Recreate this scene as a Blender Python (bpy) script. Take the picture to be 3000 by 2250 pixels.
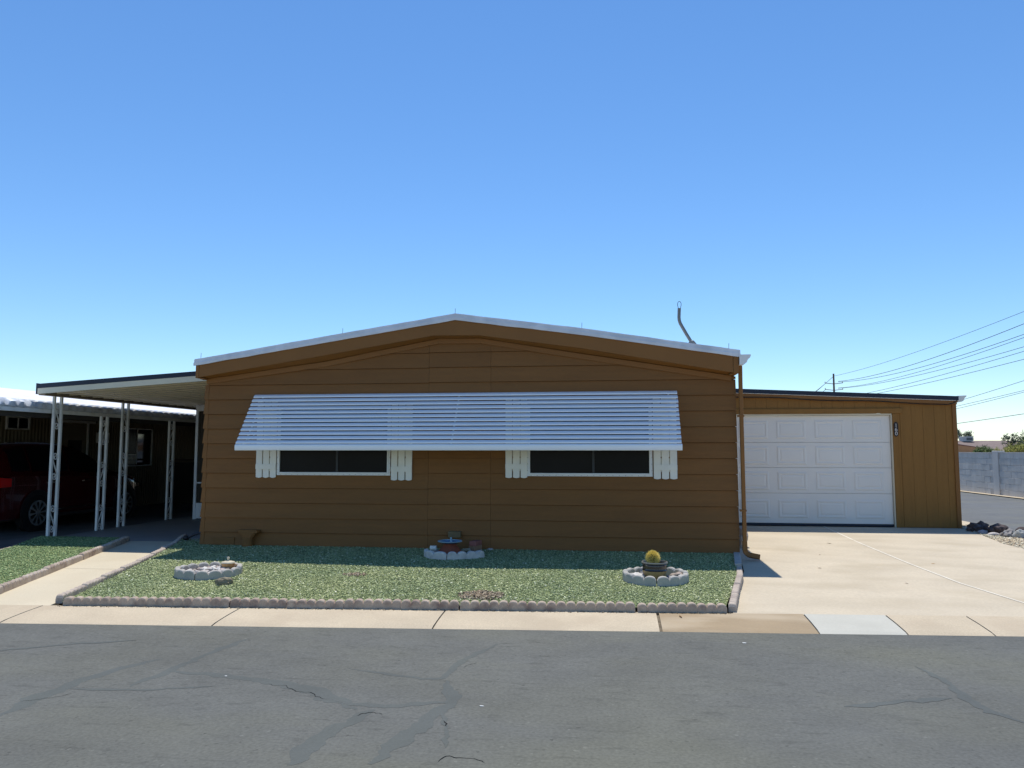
import bpy, bmesh, math, random
import numpy as np
from mathutils import Vector, Matrix, noise as mnoise
random.seed(7); rng = np.random.default_rng(7)
R = math.radians
scene = bpy.context.scene
for o in list(bpy.data.objects): bpy.data.objects.remove(o, do_unlink=True)
COL = scene.collection

# ------------------------------------------------------------------ camera
cd = bpy.data.cameras.new('camera'); cam = bpy.data.objects.new('camera', cd); COL.objects.link(cam)
cam.location = (0.0, -10.9, 1.45)
cam.rotation_euler = (R(90) + math.atan(193/2253), 0, R(7.3))
cd.sensor_width = 36; cd.sensor_fit = 'HORIZONTAL'; cd.lens = 36*2253/3000
cd.clip_start = .05; cd.clip_end = 8000
scene.camera = cam
# ------------------------------------------------------------------ sky and sun
SUN = Vector((-0.10, 1.10, 2.80)).normalized()          # towards the sun
w = bpy.data.worlds.new('World'); scene.world = w; w.use_nodes = True
nt = w.node_tree; nt.nodes.clear()
sky = nt.nodes.new('ShaderNodeTexSky'); sky.sky_type = 'NISHITA'; sky.sun_disc = False
sky.sun_elevation = math.asin(SUN.z); sky.sun_rotation = math.atan2(SUN.x, SUN.y)
sky.altitude = 300; sky.air_density = 1.0; sky.dust_density = 0.0; sky.ozone_density = 6.0
bg = nt.nodes.new('ShaderNodeBackground'); bg.inputs['Strength'].default_value = 0.14
wo = nt.nodes.new('ShaderNodeOutputWorld')
hs = nt.nodes.new('ShaderNodeHueSaturation'); hs.inputs['Saturation'].default_value = 1.12
nt.links.new(sky.outputs[0], hs.inputs['Color']); nt.links.new(hs.outputs[0], bg.inputs[0]); nt.links.new(bg.outputs[0], wo.inputs[0])
sd = bpy.data.lights.new('sun', 'SUN'); sd.energy = 4.0; sd.angle = R(0.53); sd.color = (1.0, .95, .87)
sun = bpy.data.objects.new('sun', sd); COL.objects.link(sun); sun.location = (0, 20, 40)
sun.rotation_euler = (-SUN).to_track_quat('-Z', 'Y').to_euler()
vs = scene.view_settings; vs.view_transform = 'Standard'; vs.look = 'None'; vs.exposure = 0.2; vs.gamma = 1.0
vs.use_curve_mapping = False
scene.render.engine = 'CYCLES'
scene.cycles.max_bounces = 8; scene.cycles.diffuse_bounces = 4

# ------------------------------------------------------------------ materials
MATS = {}
def P(name, c, rough=.7, var=.12, scale=6., bump=0., bscale=150., spec=.4, metal=0., stain=None, stain_scale=1.2, stain_amt=.5, coat=0., stretch=None, fine=0., fscale=90., objvar=0.):
    """principled material; colour varied by two noises in world space, optional stains and bump"""
    if name in MATS: return MATS[name]
    m = bpy.data.materials.new(name); m.use_nodes = True; n = m.node_tree.nodes; l = m.node_tree.links
    b = n['Principled BSDF']
    b.inputs['Roughness'].default_value = rough; b.inputs['Metallic'].default_value = metal
    b.inputs['Specular IOR Level'].default_value = spec; b.inputs['Coat Weight'].default_value = coat
    g = n.new('ShaderNodeNewGeometry'); src = g.outputs['Position']
    if stretch:
        mp = n.new('ShaderNodeMapping'); mp.inputs['Scale'].default_value = stretch; l.new(src, mp.inputs[0]); src = mp.outputs[0]
    def noise(sc, det=4.):
        t = n.new('ShaderNodeTexNoise'); t.inputs['Scale'].default_value = sc; t.inputs['Detail'].default_value = det
        l.new(src, t.inputs['Vector']); return t.outputs['Fac']
    def ramp(f, lo, hi, a=.3, z=.7):
        r = n.new('ShaderNodeValToRGB'); r.color_ramp.elements[0].position = a; r.color_ramp.elements[1].position = z
        r.color_ramp.elements[0].color = (*lo, 1); r.color_ramp.elements[1].color = (*hi, 1); l.new(f, r.inputs[0]); return r.outputs[0]
    def mul(a, bb, fac=1.):
        x = n.new('ShaderNodeMix'); x.data_type = 'RGBA'; x.blend_type = 'MULTIPLY'; x.inputs[0].default_value = fac
        l.new(a, x.inputs[6]); l.new(bb, x.inputs[7]); return x.outputs[2]
    col = ramp(noise(scale), [v*(1-var) for v in c], [v*(1+var) for v in c])
    if fine: col = mul(col, ramp(noise(fscale, 2.), [1-fine]*3, [1+fine]*3))
    if objvar:
        oi = n.new('ShaderNodeObjectInfo'); col = mul(col, ramp(oi.outputs['Random'], [1-objvar]*3, [1+objvar]*3, 0., 1.))
    if stain:
        f = ramp(noise(stain_scale, 6.), (0,)*3, (1,)*3, .48, .68)
        x = n.new('ShaderNodeMix'); x.data_type = 'RGBA'
        mm = n.new('ShaderNodeMath'); mm.operation = 'MULTIPLY'; mm.inputs[1].default_value = stain_amt; l.new(f, mm.inputs[0])
        l.new(mm.outputs[0], x.inputs[0]); l.new(col, x.inputs[6]); x.inputs[7].default_value = (*stain, 1); col = x.outputs[2]
    l.new(col, b.inputs['Base Color'])
    if bump:
        bp = n.new('ShaderNodeBump'); bp.inputs['Strength'].default_value = bump; bp.inputs['Distance'].default_value = .01
        l.new(noise(bscale, 3.), bp.inputs['Height']); l.new(bp.outputs[0], b.inputs['Normal'])
    MATS[name] = m; return m
def island_mat(name, stops, rough=.8, spec=.3):
    """colour differs from chip to chip"""
    m = bpy.data.materials.new(name); m.use_nodes = True; n = m.node_tree.nodes; l = m.node_tree.links
    b = n['Principled BSDF']; b.inputs['Roughness'].default_value = rough; b.inputs['Specular IOR Level'].default_value = spec
    g = n.new('ShaderNodeNewGeometry'); r = n.new('ShaderNodeValToRGB'); r.color_ramp.interpolation = 'LINEAR'
    while len(r.color_ramp.elements) < len(stops): r.color_ramp.elements.new(.5)
    for e, (p, c) in zip(r.color_ramp.elements, stops): e.position = p; e.color = (*c, 1)
    l.new(g.outputs['Random Per Island'], r.inputs[0])
    t = n.new('ShaderNodeTexNoise'); t.inputs['Scale'].default_value = .9; t.inputs['Detail'].default_value = 5; l.new(g.outputs['Position'], t.inputs['Vector'])
    r2 = n.new('ShaderNodeValToRGB'); r2.color_ramp.elements[0].position = .35; r2.color_ramp.elements[1].position = .7
    r2.color_ramp.elements[0].color = (.8, .85, .82, 1); r2.color_ramp.elements[1].color = (1.12, 1.08, 1.0, 1); l.new(t.outputs['Fac'], r2.inputs[0])
    x = n.new('ShaderNodeMix'); x.data_type = 'RGBA'; x.blend_type = 'MULTIPLY'; x.inputs[0].default_value = 1
    l.new(r.outputs[0], x.inputs[6]); l.new(r2.outputs[0], x.inputs[7]); l.new(x.outputs[2], b.inputs['Base Color'])
    return m

BROWN = P('brown_siding_paint', (.222, .099, .027), .62, .07, 2.2, .10, 60, .3, stretch=(.6, 1, 6), fine=.06, fscale=22, objvar=.05, stain=(.20, .098, .030), stain_scale=.8, stain_amt=.5)
BROWN_TRIM = P('brown_trim_paint', (.25, .108, .025), .55, .06, 2., .06, 80, .35)
GBROWN = P('garage_brown_paint', (.285, .136, .031), .65, .07, 2.5, .10, 50, .3, stretch=(5, 5, .5), fine=.05, fscale=20, objvar=.02)
WHITE = P('white_enamel', (.82, .83, .82), .38, .04, 3., 0, 100, .5)
SLAT = P('white_awning_enamel', (.88, .90, .92), .20, .02, 1.5, 0, 100, .6, coat=.25)
SHUT = P('white_shutter_paint', (.88, .86, .78), .5, .04, 5., .05, 80, .4)
ROOFW = P('white_roof_coating', (.76, .77, .79), .55, .10, 3.5, .25, 25, .4, stain=(.50, .52, .56), stain_scale=5., stain_amt=.35)
DOORW = P('white_garage_door_paint', (.86, .82, .75), .45, .03, 1.2, .04, 120, .4, stain=(.78, .74, .66), stain_scale=.9, stain_amt=.35)
DARKBLUE = P('dark_blue_membrane', (.012, .020, .040), .5, .1, 2., 0, 60, .4)
PANE = P('dark_screened_glass', (.008, .009, .010), .22, .3, 1.2, 0, 50, .10)
BLACK = P('black_plastic', (.012, .012, .014), .5, .1, 6., 0, 60, .4)
CONC = P('pale_concrete', (.54, .465, .345), .85, .06, 1.3, .12, 220, .25, stain=(.43, .36, .25), stain_scale=1.1, stain_amt=.55, fine=.07, fscale=40, stretch=(.8, 1.3, 1))
WALKC = P('walkway_concrete', (.575, .505, .37), .85, .045, 1.1, .10, 220, .25, stain=(.52, .44, .31), stain_scale=1.3, stain_amt=.45, fine=.06, fscale=60)
KERBC = P('sidewalk_concrete', (.52, .435, .31), .85, .07, 1.6, .15, 200, .25, stain=(.44, .355, .25), stain_scale=2.2, stain_amt=.5, fine=.09, fscale=70)
STAINC = P('stained_sidewalk_concrete', (.34, .255, .155), .8, .10, 1.8, .15, 200, .3, stain=(.50, .41, .285), stain_scale=1.6, stain_amt=.6, fine=.06, fscale=70, stretch=(.7, 2.2, 1))
NEWC = P('new_white_concrete', (.50, .485, .415), .85, .04, 3., .12, 180, .25, stain=(.44, .425, .36), stain_scale=2.5, stain_amt=.4, fine=.03, fscale=60)
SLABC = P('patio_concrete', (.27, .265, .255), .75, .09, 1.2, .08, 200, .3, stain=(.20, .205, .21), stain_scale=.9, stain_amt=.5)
CAULK = P('pale_joint_filler', (.74, .69, .58), .8, .1, 8., 0, 60, .3)
JOINT = P('dark_joint_dirt', (.17, .14, .10), .95, .3, 14., 0, 60, .1)
EDGE = P('brown_edging_concrete', (.46, .375, .295), .9, .12, 5., .35, 160, .2, stain=(.21, .145, .125), stain_scale=8., stain_amt=.75, fine=.10, fscale=80)
EDGE2 = P('pinkish_edging_concrete', (.50, .42, .34), .9, .10, 5., .3, 160, .2, stain=(.33, .26, .235), stain_scale=7., stain_amt=.6, fine=.09, fscale=80)
EDGEG = P('grey_edging_concrete', (.46, .435, .39), .9, .10, 6., .3, 160, .2, stain=(.34, .345, .335), stain_scale=7., stain_amt=.6, fine=.08, fscale=90)
EDGEW = P('whitewashed_edging_concrete', (.60, .58, .53), .9, .14, 9., .3, 160, .2, stain=(.40, .38, .35), stain_scale=12., stain_amt=.7)
BLOCKM = P('grey_block_paint', (.53, .505, .465), .9, .08, 3., .25, 90, .2, stain=(.46, .445, .42), stain_scale=2.5, stain_amt=.5, stretch=(1, 1, .5), objvar=.05)
MORTAR = P('grey_mortar', (.47, .45, .42), .95, .1, 10., .2, 90, .2)
SOIL = P('green_grey_ground', (.20, .235, .105), .95, .25, 12., .5, 90, .1, fine=.3, fscale=70)
DIRT = P('tan_dirt', (.34, .27, .19), .95, .2, 2.5, .4, 40, .1, fine=.15, fscale=20)
GRAVELB = P('tan_gravel_base', (.36, .30, .22), .95, .25, 14., .5, 60, .1, fine=.3, fscale=40)
LAVA = P('dark_lava_rock', (.085, .068, .066), .95, .45, 18., .9, 45, .15, stain=(.21, .17, .16), stain_scale=16., stain_amt=.6)
ROCKG = P('grey_mottled_rock', (.25, .235, .225), .9, .35, 14., .6, 40, .2, stain=(.42, .40, .38), stain_scale=10., stain_amt=.6)
ROCKP = P('pale_smooth_rock', (.50, .46, .43), .8, .12, 8., .2, 40, .3)
ROCKT = P('tan_green_rock', (.22, .19, .13), .85, .35, 14., .5, 40, .25, stain=(.36, .29, .20), stain_scale=9., stain_amt=.7)
TERRA = P('terracotta', (.28, .075, .040), .7, .15, 7., .1, 60, .3)
BRICKM = P('pink_red_brick', (.30, .125, .105), .9, .15, 9., .3, 90, .2)
BRICKT = P('tan_brick', (.33, .20, .125), .9, .15, 9., .3, 90, .2)
DISH = P('blue_glazed_dish', (.045, .15, .32), .22, .35, 14., 0, 60, .6)
DISHR = P('pale_blue_dish_rim', (.30, .45, .52), .35, .1, 9., 0, 60, .5)
POTD = P('dark_brown_glaze', (.022, .016, .016), .18, .3, 8., 0, 60, .6, coat=.3)
POTT = P('tan_glaze', (.34, .245, .115), .45, .18, 3., .1, 30, .4, stretch=(14, 14, 1))
POTR = P('grey_glaze_rim', (.16, .165, .15), .3, .1, 8., 0, 60, .6)
SPINE = P('yellow_cactus_spines', (.88, .72, .22), .6, .15, 9., 0, 60, .3)
CACT = P('brown_green_cactus_body', (.09, .085, .03), .8, .2, 9., 0, 60, .2)
POSTW = P('aged_white_post_paint', (.80, .80, .75), .5, .06, 5., .05, 60, .4, stain=(.62, .60, .50), stain_scale=6., stain_amt=.4)
SCROLL = P('pale_iron_scroll', (.75, .73, .68), .55, .1, 9., 0, 60, .4)
PATIOW = P('cream_patio_pan', (.68, .62, .47), .28, .04, 2., 0, 60, .5)
GALV = P('crimped_galvanised_edge', (.58, .61, .64), .42, .2, 6., .2, 18, .5, metal=.15)
BEIGE = P('beige_corrugated_wall', (.20, .165, .10), .6, .06, 2., 0, 60, .3)
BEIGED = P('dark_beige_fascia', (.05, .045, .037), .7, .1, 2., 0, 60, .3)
CARRED = P('dark_red_car_paint', (.055, .0024, .0036), .22, .06, 3., 0, 60, .5, coat=.8)
CARGLASS = P('tinted_car_glass', (.006, .007, .009), .04, .1, 3., 0, 60, .6)
TYRE = P('tyre_rubber', (.012, .012, .012), .85, .1, 20., .2, 90, .2)
ALLOY = P('grey_alloy', (.42, .43, .44), .3, .06, 6., 0, 60, .5, metal=.85)
CHROME = P('chrome_trim', (.66, .66, .67), .12, .03, 6., 0, 60, .5, metal=1.)
TAIL = P('red_tail_lens', (.55, .012, .012), .15, .1, 9., 0, 60, .6)
MASTM = P('dull_grey_mast_metal', (.22, .23, .225), .55, .1, 8., 0, 60, .4, metal=.3)
WOODP = P('weathered_pole', (.13, .10, .085), .9, .2, 3., .2, 30, .2)
WIREM = P('dark_cable', (.045, .05, .06), .7, .05, 3., 0, 60, .2)
SHINGLE = P('brown_shingle', (.235, .185, .165), .95, .12, .35, 0, 60, .1, stain=(.19, .15, .135), stain_scale=.8, stain_amt=.5, fine=.12, fscale=3)
FARWALL = P('tan_stucco', (.42, .29, .20), .9, .06, 1., 0, 60, .2)
REDWALL = P('red_brown_wall', (.20, .10, .085), .9, .06, 1., 0, 60, .2)
BARK = P('tree_bark', (.12, .09, .07), .95, .2, 6., .3, 30, .1)
CREAM = P('cream_number', (.72, .66, .58), .5, .03, 9., 0, 60, .3)
CLOTH = P('grey_canvas', (.33, .30, .27), .95, .2, 12., .4, 60, .1)
LEAFDRY = P('dry_leaf', (.30, .17, .07), .9, .3, 20., 0, 60, .2)
PAPER = P('white_litter', (.80, .80, .77), .9, .05, 9., 0, 60, .2)
YELLOWPOT = P('yellow_brown_pot', (.46, .26, .10), .45, .3, 10., 0, 60, .5)

def asphalt(name, c, seal=False):
    m = bpy.data.materials.new(name); m.use_nodes = True; n = m.node_tree.nodes; l = m.node_tree.links
    b = n['Principled BSDF']; b.inputs['Roughness'].default_value = .78 if seal else .88; b.inputs['Specular IOR Level'].default_value = .3
    g = n.new('ShaderNodeNewGeometry')
    def tex(sc, det, kind='ShaderNodeTexNoise', stretch=None):
        t = n.new(kind); t.inputs['Scale'].default_value = sc
        if kind == 'ShaderNodeTexNoise': t.inputs['Detail'].default_value = det
        s = g.outputs['Position']
        if stretch:
            mp = n.new('ShaderNodeMapping'); mp.inputs['Scale'].default_value = stretch; mp.inputs['Rotation'].default_value = (0, 0, R(-4)); l.new(s, mp.inputs[0]); s = mp.outputs[0]
        l.new(s, t.inputs['Vector']); return t
    def ramp(f, els):
        r = n.new('ShaderNodeValToRGB')
        while len(r.color_ramp.elements) < len(els): r.color_ramp.elements.new(.5)
        for e, (p, v) in zip(r.color_ramp.elements, els): e.position = p; e.color = (*(v if isinstance(v, tuple) else (v,)*3), 1)
        l.new(f, r.inputs[0]); return r.outputs[0]
    def mul(a, bb):
        x = n.new('ShaderNodeMix'); x.data_type = 'RGBA'; x.blend_type = 'MULTIPLY'; x.inputs[0].default_value = 1
        l.new(a, x.inputs[6]); l.new(bb, x.inputs[7]); return x.outputs[2]
    base = ramp(tex(.55, 6, stretch=(.55, 1.5, 1)).outputs['Fac'], [(.30, tuple(v*.88 for v in c)), (.52, c), (.74, (c[0]*1.10, c[1]*1.09, c[2]*.98))])
    base = mul(base, ramp(tex(3.2, 6).outputs['Fac'], [(.3, .92), (.7, 1.07)]))
    k = .45 if seal else 1.
    base = mul(base, ramp(tex(48, 4).outputs['Fac'], [(.28, 1-.17*k), (.50, 1.0), (.72, 1+.16*k)]))
    if not seal:
        v = tex(60, 0, 'ShaderNodeTexVoronoi'); base = mul(base, ramp(v.outputs['Color'], [(.02, .60), (.12, 1.0), (.90, 1.0), (.98, 1.35)]))
        base = mul(base, ramp(tex(.8, 4, stretch=(.7, 1.2, 1)).outputs['Fac'], [(.45, (1., 1., 1.)), (.62, (1.03, 1.02, .96))]))
        base = mul(base, ramp(tex(9, 5, stretch=(.5, 1.6, 1)).outputs['Fac'], [(.30, .80), (.42, 1.0), (1., 1.)]))
    l.new(base, b.inputs['Base Color'])
    bp = n.new('ShaderNodeBump'); bp.inputs['Strength'].default_value = .12 if seal else .28; bp.inputs['Distance'].default_value = .006
    l.new(tex(90, 3).outputs['Fac'], bp.inputs['Height']); l.new(bp.outputs[0], b.inputs['Normal'])
    MATS[name] = m; return m
ASPH = asphalt('grey_asphalt', (.117, .120, .109)); ASPH2 = asphalt('side_street_asphalt', (.135, .142, .145))
SEAL = asphalt('crack_seal_coat', (.090, .099, .092), True)
CRACK = P('open_crack', (.012, .012, .012), .95, .1, 20., 0, 60, .1)

# ------------------------------------------------------------------ geometry helpers
WL = {}                                                     # world location of every object built
def wloc(o): return WL.get(o.name, Vector((0, 0, 0)))
def link(name, me, mat, parent, loc):
    o = bpy.data.objects.new(name, me); COL.objects.link(o)
    if mat and not me.materials: me.materials.append(mat)
    loc = Vector(loc); WL[o.name] = loc
    if parent: o.parent = parent; o.location = loc - wloc(parent)
    else: o.location = loc
    return o
def empty(name, loc, label, cat, group=None):
    o = bpy.data.objects.new(name, None); COL.objects.link(o); o.empty_display_size = .1
    o.location = loc; WL[o.name] = Vector(loc); tag(o, label, cat, group); return o
def tag(o, label=None, cat=None, group=None, kind=None):
    if label: o['label'] = label
    if cat: o['category'] = cat
    if group: o['group'] = group
    if kind: o['kind'] = kind
    return o
class MB:
    def __init__(s): s.v = []; s.f = []
    def add(s, vs, fs):
        k = len(s.v); s.v += [tuple(v) for v in vs]; s.f += [tuple(i+k for i in f) for f in fs]; return s
    def box(s, x0, x1, y0, y1, z0, z1):
        return s.add([(x0,y0,z0),(x1,y0,z0),(x1,y1,z0),(x0,y1,z0),(x0,y0,z1),(x1,y0,z1),(x1,y1,z1),(x0,y1,z1)],
                     [(0,3,2,1),(4,5,6,7),(0,1,5,4),(1,2,6,5),(2,3,7,6),(3,0,4,7)])
    def prism(s, poly, y0, y1, axis='y'):
        """poly of (a,b) extruded; axis y: (x,z) profile; axis x: (y,z) profile; axis z: (x,y) profile"""
        n = len(poly)
        mk = {'y': lambda p, t: (p[0], t, p[1]), 'x': lambda p, t: (t, p[0], p[1]), 'z': lambda p, t: (p[0], p[1], t)}[axis]
        vs = [mk(p, y0) for p in poly] + [mk(p, y1) for p in poly]
        return s.add(vs, [tuple(range(n)), tuple(range(2*n-1, n-1, -1))] + [(i, n+i, n+(i+1) % n, (i+1) % n) for i in range(n)])
    def strip(s, top, bot, y0, y1):
        """band between two polylines of equal length in x,z"""
        n = len(top); vs = []
        for (a, b) in zip(top, bot): vs += [(a[0], y0, a[1]), (b[0], y0, b[1]), (b[0], y1, b[1]), (a[0], y1, a[1])]
        fs = [(3, 2, 1, 0), tuple(4*(n-1)+i for i in range(4))]
        for i in range(n-1):
            for k in range(4): fs.append((4*i+k, 4*i+(k+1) % 4, 4*i+4+(k+1) % 4, 4*i+4+k))
        return s.add(vs, fs)
    def tube(s, pts, r, n=8, flat=1.):
        pts = [Vector(p) for p in pts]; vs = []; fs = []; up = Vector((0, 0, 1)); N = len(pts)
        t0 = (pts[1]-pts[0]).normalized(); a = t0.orthogonal().normalized()
        rr = r if hasattr(r, '__len__') else [r]*N
        for i, p in enumerate(pts):
            t = (pts[min(i+1, N-1)]-pts[max(i-1, 0)]).normalized(); a = (a - t*a.dot(t)).normalized(); b = t.cross(a)
            for k in range(n):
                q = 2*math.pi*k/n; vs.append(p + a*math.cos(q)*rr[i] + b*math.sin(q)*rr[i]*flat)
        for i in range(N-1):
            for k in range(n): fs.append((i*n+k, i*n+(k+1) % n, (i+1)*n+(k+1) % n, (i+1)*n+k))
        fs += [tuple(range(n-1, -1, -1)), tuple((N-1)*n+k for k in range(n))]
        return s.add(vs, fs)
    def lathe(s, prof, c=(0, 0, 0), n=28, axis='z', ring=False):
        vs = []; fs = []
        for (r, z) in prof:
            for k in range(n):
                q = 2*math.pi*k/n; x, y = r*math.cos(q), r*math.sin(q)
                vs.append((c[0]+x, c[1]+y, c[2]+z) if axis == 'z' else (c[0]+z, c[1]+x, c[2]+y))
        for i in range(len(prof)-1):
            for k in range(n): fs.append((i*n+k, i*n+(k+1) % n, (i+1)*n+(k+1) % n, (i+1)*n+k))
        if ring: m_ = (len(prof)-1)*n; fs += [(m_+k, m_+(k+1) % n, (k+1) % n, k) for k in range(n)]
        else: fs += [tuple(range(n-1, -1, -1)), tuple((len(prof)-1)*n+k for k in range(n))]
        return s.add(vs, fs)
    def mesh(s, name, origin, bevel=0., smooth=False, seg=1):
        me = bpy.data.meshes.new(name); o = Vector(origin)
        me.from_pydata([Vector(v)-o for v in s.v], [], s.f); 
        bm = bmesh.new(); bm.from_mesh(me); bmesh.ops.recalc_face_normals(bm, faces=bm.faces)
        if bevel:
            ed = [e for e in bm.edges if len(e.link_faces) == 2 and e.calc_face_angle(0) > .5]
            bmesh.ops.bevel(bm, geom=ed, offset=bevel, segments=seg, affect='EDGES', clamp_overlap=True)
        bm.to_mesh(me); bm.free()
        if smooth:
            for p in me.polygons: p.use_smooth = True
            try: me.set_sharp_from_angle(angle=R(38))
            except Exception: pass
        return me
    def build(s, name, mat, parent=None, bevel=0., smooth=False, origin=None, seg=1):
        a = np.array(s.v); lo, hi = a.min(0), a.max(0)
        og = Vector(origin) if origin is not None else Vector(((lo[0]+hi[0])/2, (lo[1]+hi[1])/2, lo[2]))
        return link(name, s.mesh(name, og, bevel, smooth, seg), mat, parent, og)
def clip(poly, a, b, c):                                     # keep a*x+b*z<=c
    out = []
    for i, p in enumerate(poly):
        q = poly[(i+1) % len(poly)]; dp = a*p[0]+b*p[1]-c; dq = a*q[0]+b*q[1]-c
        if dp <= 0: out.append(p)
        if dp*dq < 0: t = dp/(dp-dq); out.append((p[0]+t*(q[0]-p[0]), p[1]+t*(q[1]-p[1])))
    return out
def lerp(tab, x):
    if x <= tab[0][0]: return tab[0][1]
    for (a, b), (c, d) in zip(tab, tab[1:]):
        if x <= c: return b+(d-b)*(x-a)/(c-a)
    return tab[-1][1]
def sheet(name, poly, zf, mat, parent=None, cell=.35, thick=0., jit=0.):
    """ground sheet: polygon filled with a grid and dropped on the height function zf(x,y)"""
    bm = bmesh.new(); vs = [bm.verts.new((x, y, 0)) for x, y in poly]; bm.faces.new(vs)
    xs = [p[0] for p in poly]; ys = [p[1] for p in poly]
    for k, (lo, hi) in enumerate(((min(xs), max(xs)), (min(ys), max(ys)))):
        t = lo+cell
        while t < hi-.02:
            co = (t, 0, 0) if k == 0 else (0, t, 0); no = (1, 0, 0) if k == 0 else (0, 1, 0)
            bmesh.ops.bisect_plane(bm, geom=bm.verts[:]+bm.edges[:]+bm.faces[:], plane_co=co, plane_no=no); t += cell
    for v in bm.verts: v.co.z = zf(v.co.x, v.co.y)
    bmesh.ops.recalc_face_normals(bm, faces=bm.faces)
    if sum(f.normal.z for f in bm.faces) < 0: bmesh.ops.reverse_faces(bm, faces=bm.faces)
    if thick:
        ret = bmesh.ops.extrude_face_region(bm, geom=bm.faces[:])
        low = [g for g in ret['geom'] if isinstance(g, bmesh.types.BMVert)]
        top = [f for f in bm.faces]
        for v in low: v.co.z -= thick
        bmesh.ops.recalc_face_normals(bm, faces=bm.faces)
    og = Vector((sum(xs)/len(xs), sum(ys)/len(ys), 0)); og.z = zf(og.x, og.y)
    bmesh.ops.translate(bm, verts=bm.verts, vec=-og)
    me = bpy.data.meshes.new(name); bm.to_mesh(me); bm.free()
    return link(name, me, mat, parent, og)
def rock_mesh(name, sx, sy, sz, seed, rough=.28, sub=2, flat=.0):
    bm = bmesh.new(); bmesh.ops.create_icosphere(bm, subdivisions=sub, radius=1)
    off = Vector((seed*3.7, seed*1.3, seed*2.1))
    for v in bm.verts:
        d = v.co.normalized(); k = 1+rough*mnoise.noise(d*1.4+off)+rough*.5*mnoise.noise(d*3.3+off)+rough*.25*mnoise.noise(d*7+off)
        v.co = Vector((d.x*sx*k, d.y*sy*k, d.z*sz*k))
    zmin = min(v.co.z for v in bm.verts)
    for v in bm.verts: v.co.z = max(v.co.z, zmin*.55) - zmin*.55
    me = bpy.data.meshes.new(name); bm.to_mesh(me); bm.free(); return me
def chips(name, n, sampler, size, mat, label, cat, zf, flat=.45, parent=None):
    """n small tetrahedral stone chips lying on a surface, joined into one object"""
    xy = sampler(n); n = len(xy)
    base = np.array([[1, 0, -.33], [-.5, .87, -.33], [-.5, -.87, -.33], [0, 0, 1]])
    s = size*(.55+rng.random(n)**2*1.3)
    a = rng.random((n, 3))*2*math.pi
    ca, sa, cb, sb, cc, sc = np.cos(a[:, 0]), np.sin(a[:, 0]), np.cos(a[:, 1]), np.sin(a[:, 1]), np.cos(a[:, 2]), np.sin(a[:, 2])
    Rz = np.zeros((n, 3, 3)); Rz[:, 0, 0] = ca; Rz[:, 0, 1] = -sa; Rz[:, 1, 0] = sa; Rz[:, 1, 1] = ca; Rz[:, 2, 2] = 1
    Rx = np.zeros((n, 3, 3)); Rx[:, 0, 0] = 1; Rx[:, 1, 1] = cb; Rx[:, 1, 2] = -sb; Rx[:, 2, 1] = sb; Rx[:, 2, 2] = cb
    M = Rz @ Rx; bb = base[None]*(.6+.8*rng.random((n, 4, 1))); bb[:, :, 2] *= .8
    V = np.einsum('nij,nkj->nki', M, bb)*s[:, None, None]; V[:, :, 2] *= flat+.3
    z = np.array([zf(x, y) for x, y in xy]); V[:, :, 0] += xy[:, :1]; V[:, :, 1] += xy[:, 1:]; V[:, :, 2] += (z + s*.22)[:, None]
    og = np.array([xy[:, 0].mean(), xy[:, 1].mean(), z.mean()]); V -= og
    F = np.array([[0, 2, 1], [0, 1, 3], [1, 2, 3], [2, 0, 3]])[None] + (np.arange(n)*4)[:, None, None]
    me = bpy.data.meshes.new(name); me.vertices.add(n*4); me.vertices.foreach_set('co', V.reshape(-1).astype('f4'))
    me.loops.add(n*12); me.polygons.add(n*4); me.loops.foreach_set('vertex_index', F.reshape(-1).astype('i4'))
    me.polygons.foreach_set('loop_start', np.arange(0, n*12, 3, dtype='i4')); me.update(calc_edges=True); me.validate()
    o = link(name, me, mat, parent, og); tag(o, label, cat, None, 'stuff'); return o
def inpoly(poly):
    P_ = np.array(poly)
    def f(pts):
        x, y = pts[:, 0], pts[:, 1]; ins = np.zeros(len(pts), bool)
        for (x0, y0), (x1, y1) in zip(P_, np.roll(P_, -1, 0)):
            c = ((y0 > y) != (y1 > y)); ins ^= c & (x < (x1-x0)*(y-y0)/(y1-y0+1e-12)+x0)
        return ins
    return f
def sampler(poly, holes=()):
    P_ = np.array(poly); lo, hi = P_.min(0), P_.max(0); f = inpoly(poly)
    def g(n):
        out = []; k = 0
        while k < n:
            p = lo+(hi-lo)*rng.random((n, 2)); m = f(p)
            for (cx, cy, r) in holes: m &= (p[:, 0]-cx)**2+(p[:, 1]-cy)**2 > r*r
            p = p[m]; out.append(p); k += len(p)
        return np.concatenate(out)[:n]
    return g

# ------------------------------------------------------------------ ground levels
def z_lawn(x, y): return -.05+(min(0, max(-3.5, y))+3.5)/3.5*.10
def z_drive(x, y): return 0. if y > 2 else max(-.08, -.08*(2-y)/5.2)
def z_walk(x, y): return 0. if y > .7 else max(-.075, -.075*(.7-y)/4.5)
def back_y(x): return -3.43+.072*x                          # rear line of the sidewalk
def front_y(x): return -4.01+.072*x                         # kerb line of the road
def z_side(x, y): return max(-.115, min(-.06, -.06-.055*(-y-1)/3))

g = sheet('ground', [(-2500, -2500), (2500, -2500), (2500, 2500), (-2500, 2500)], lambda x, y: -.26, DIRT, cell=600); tag(g, kind='structure')
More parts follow.
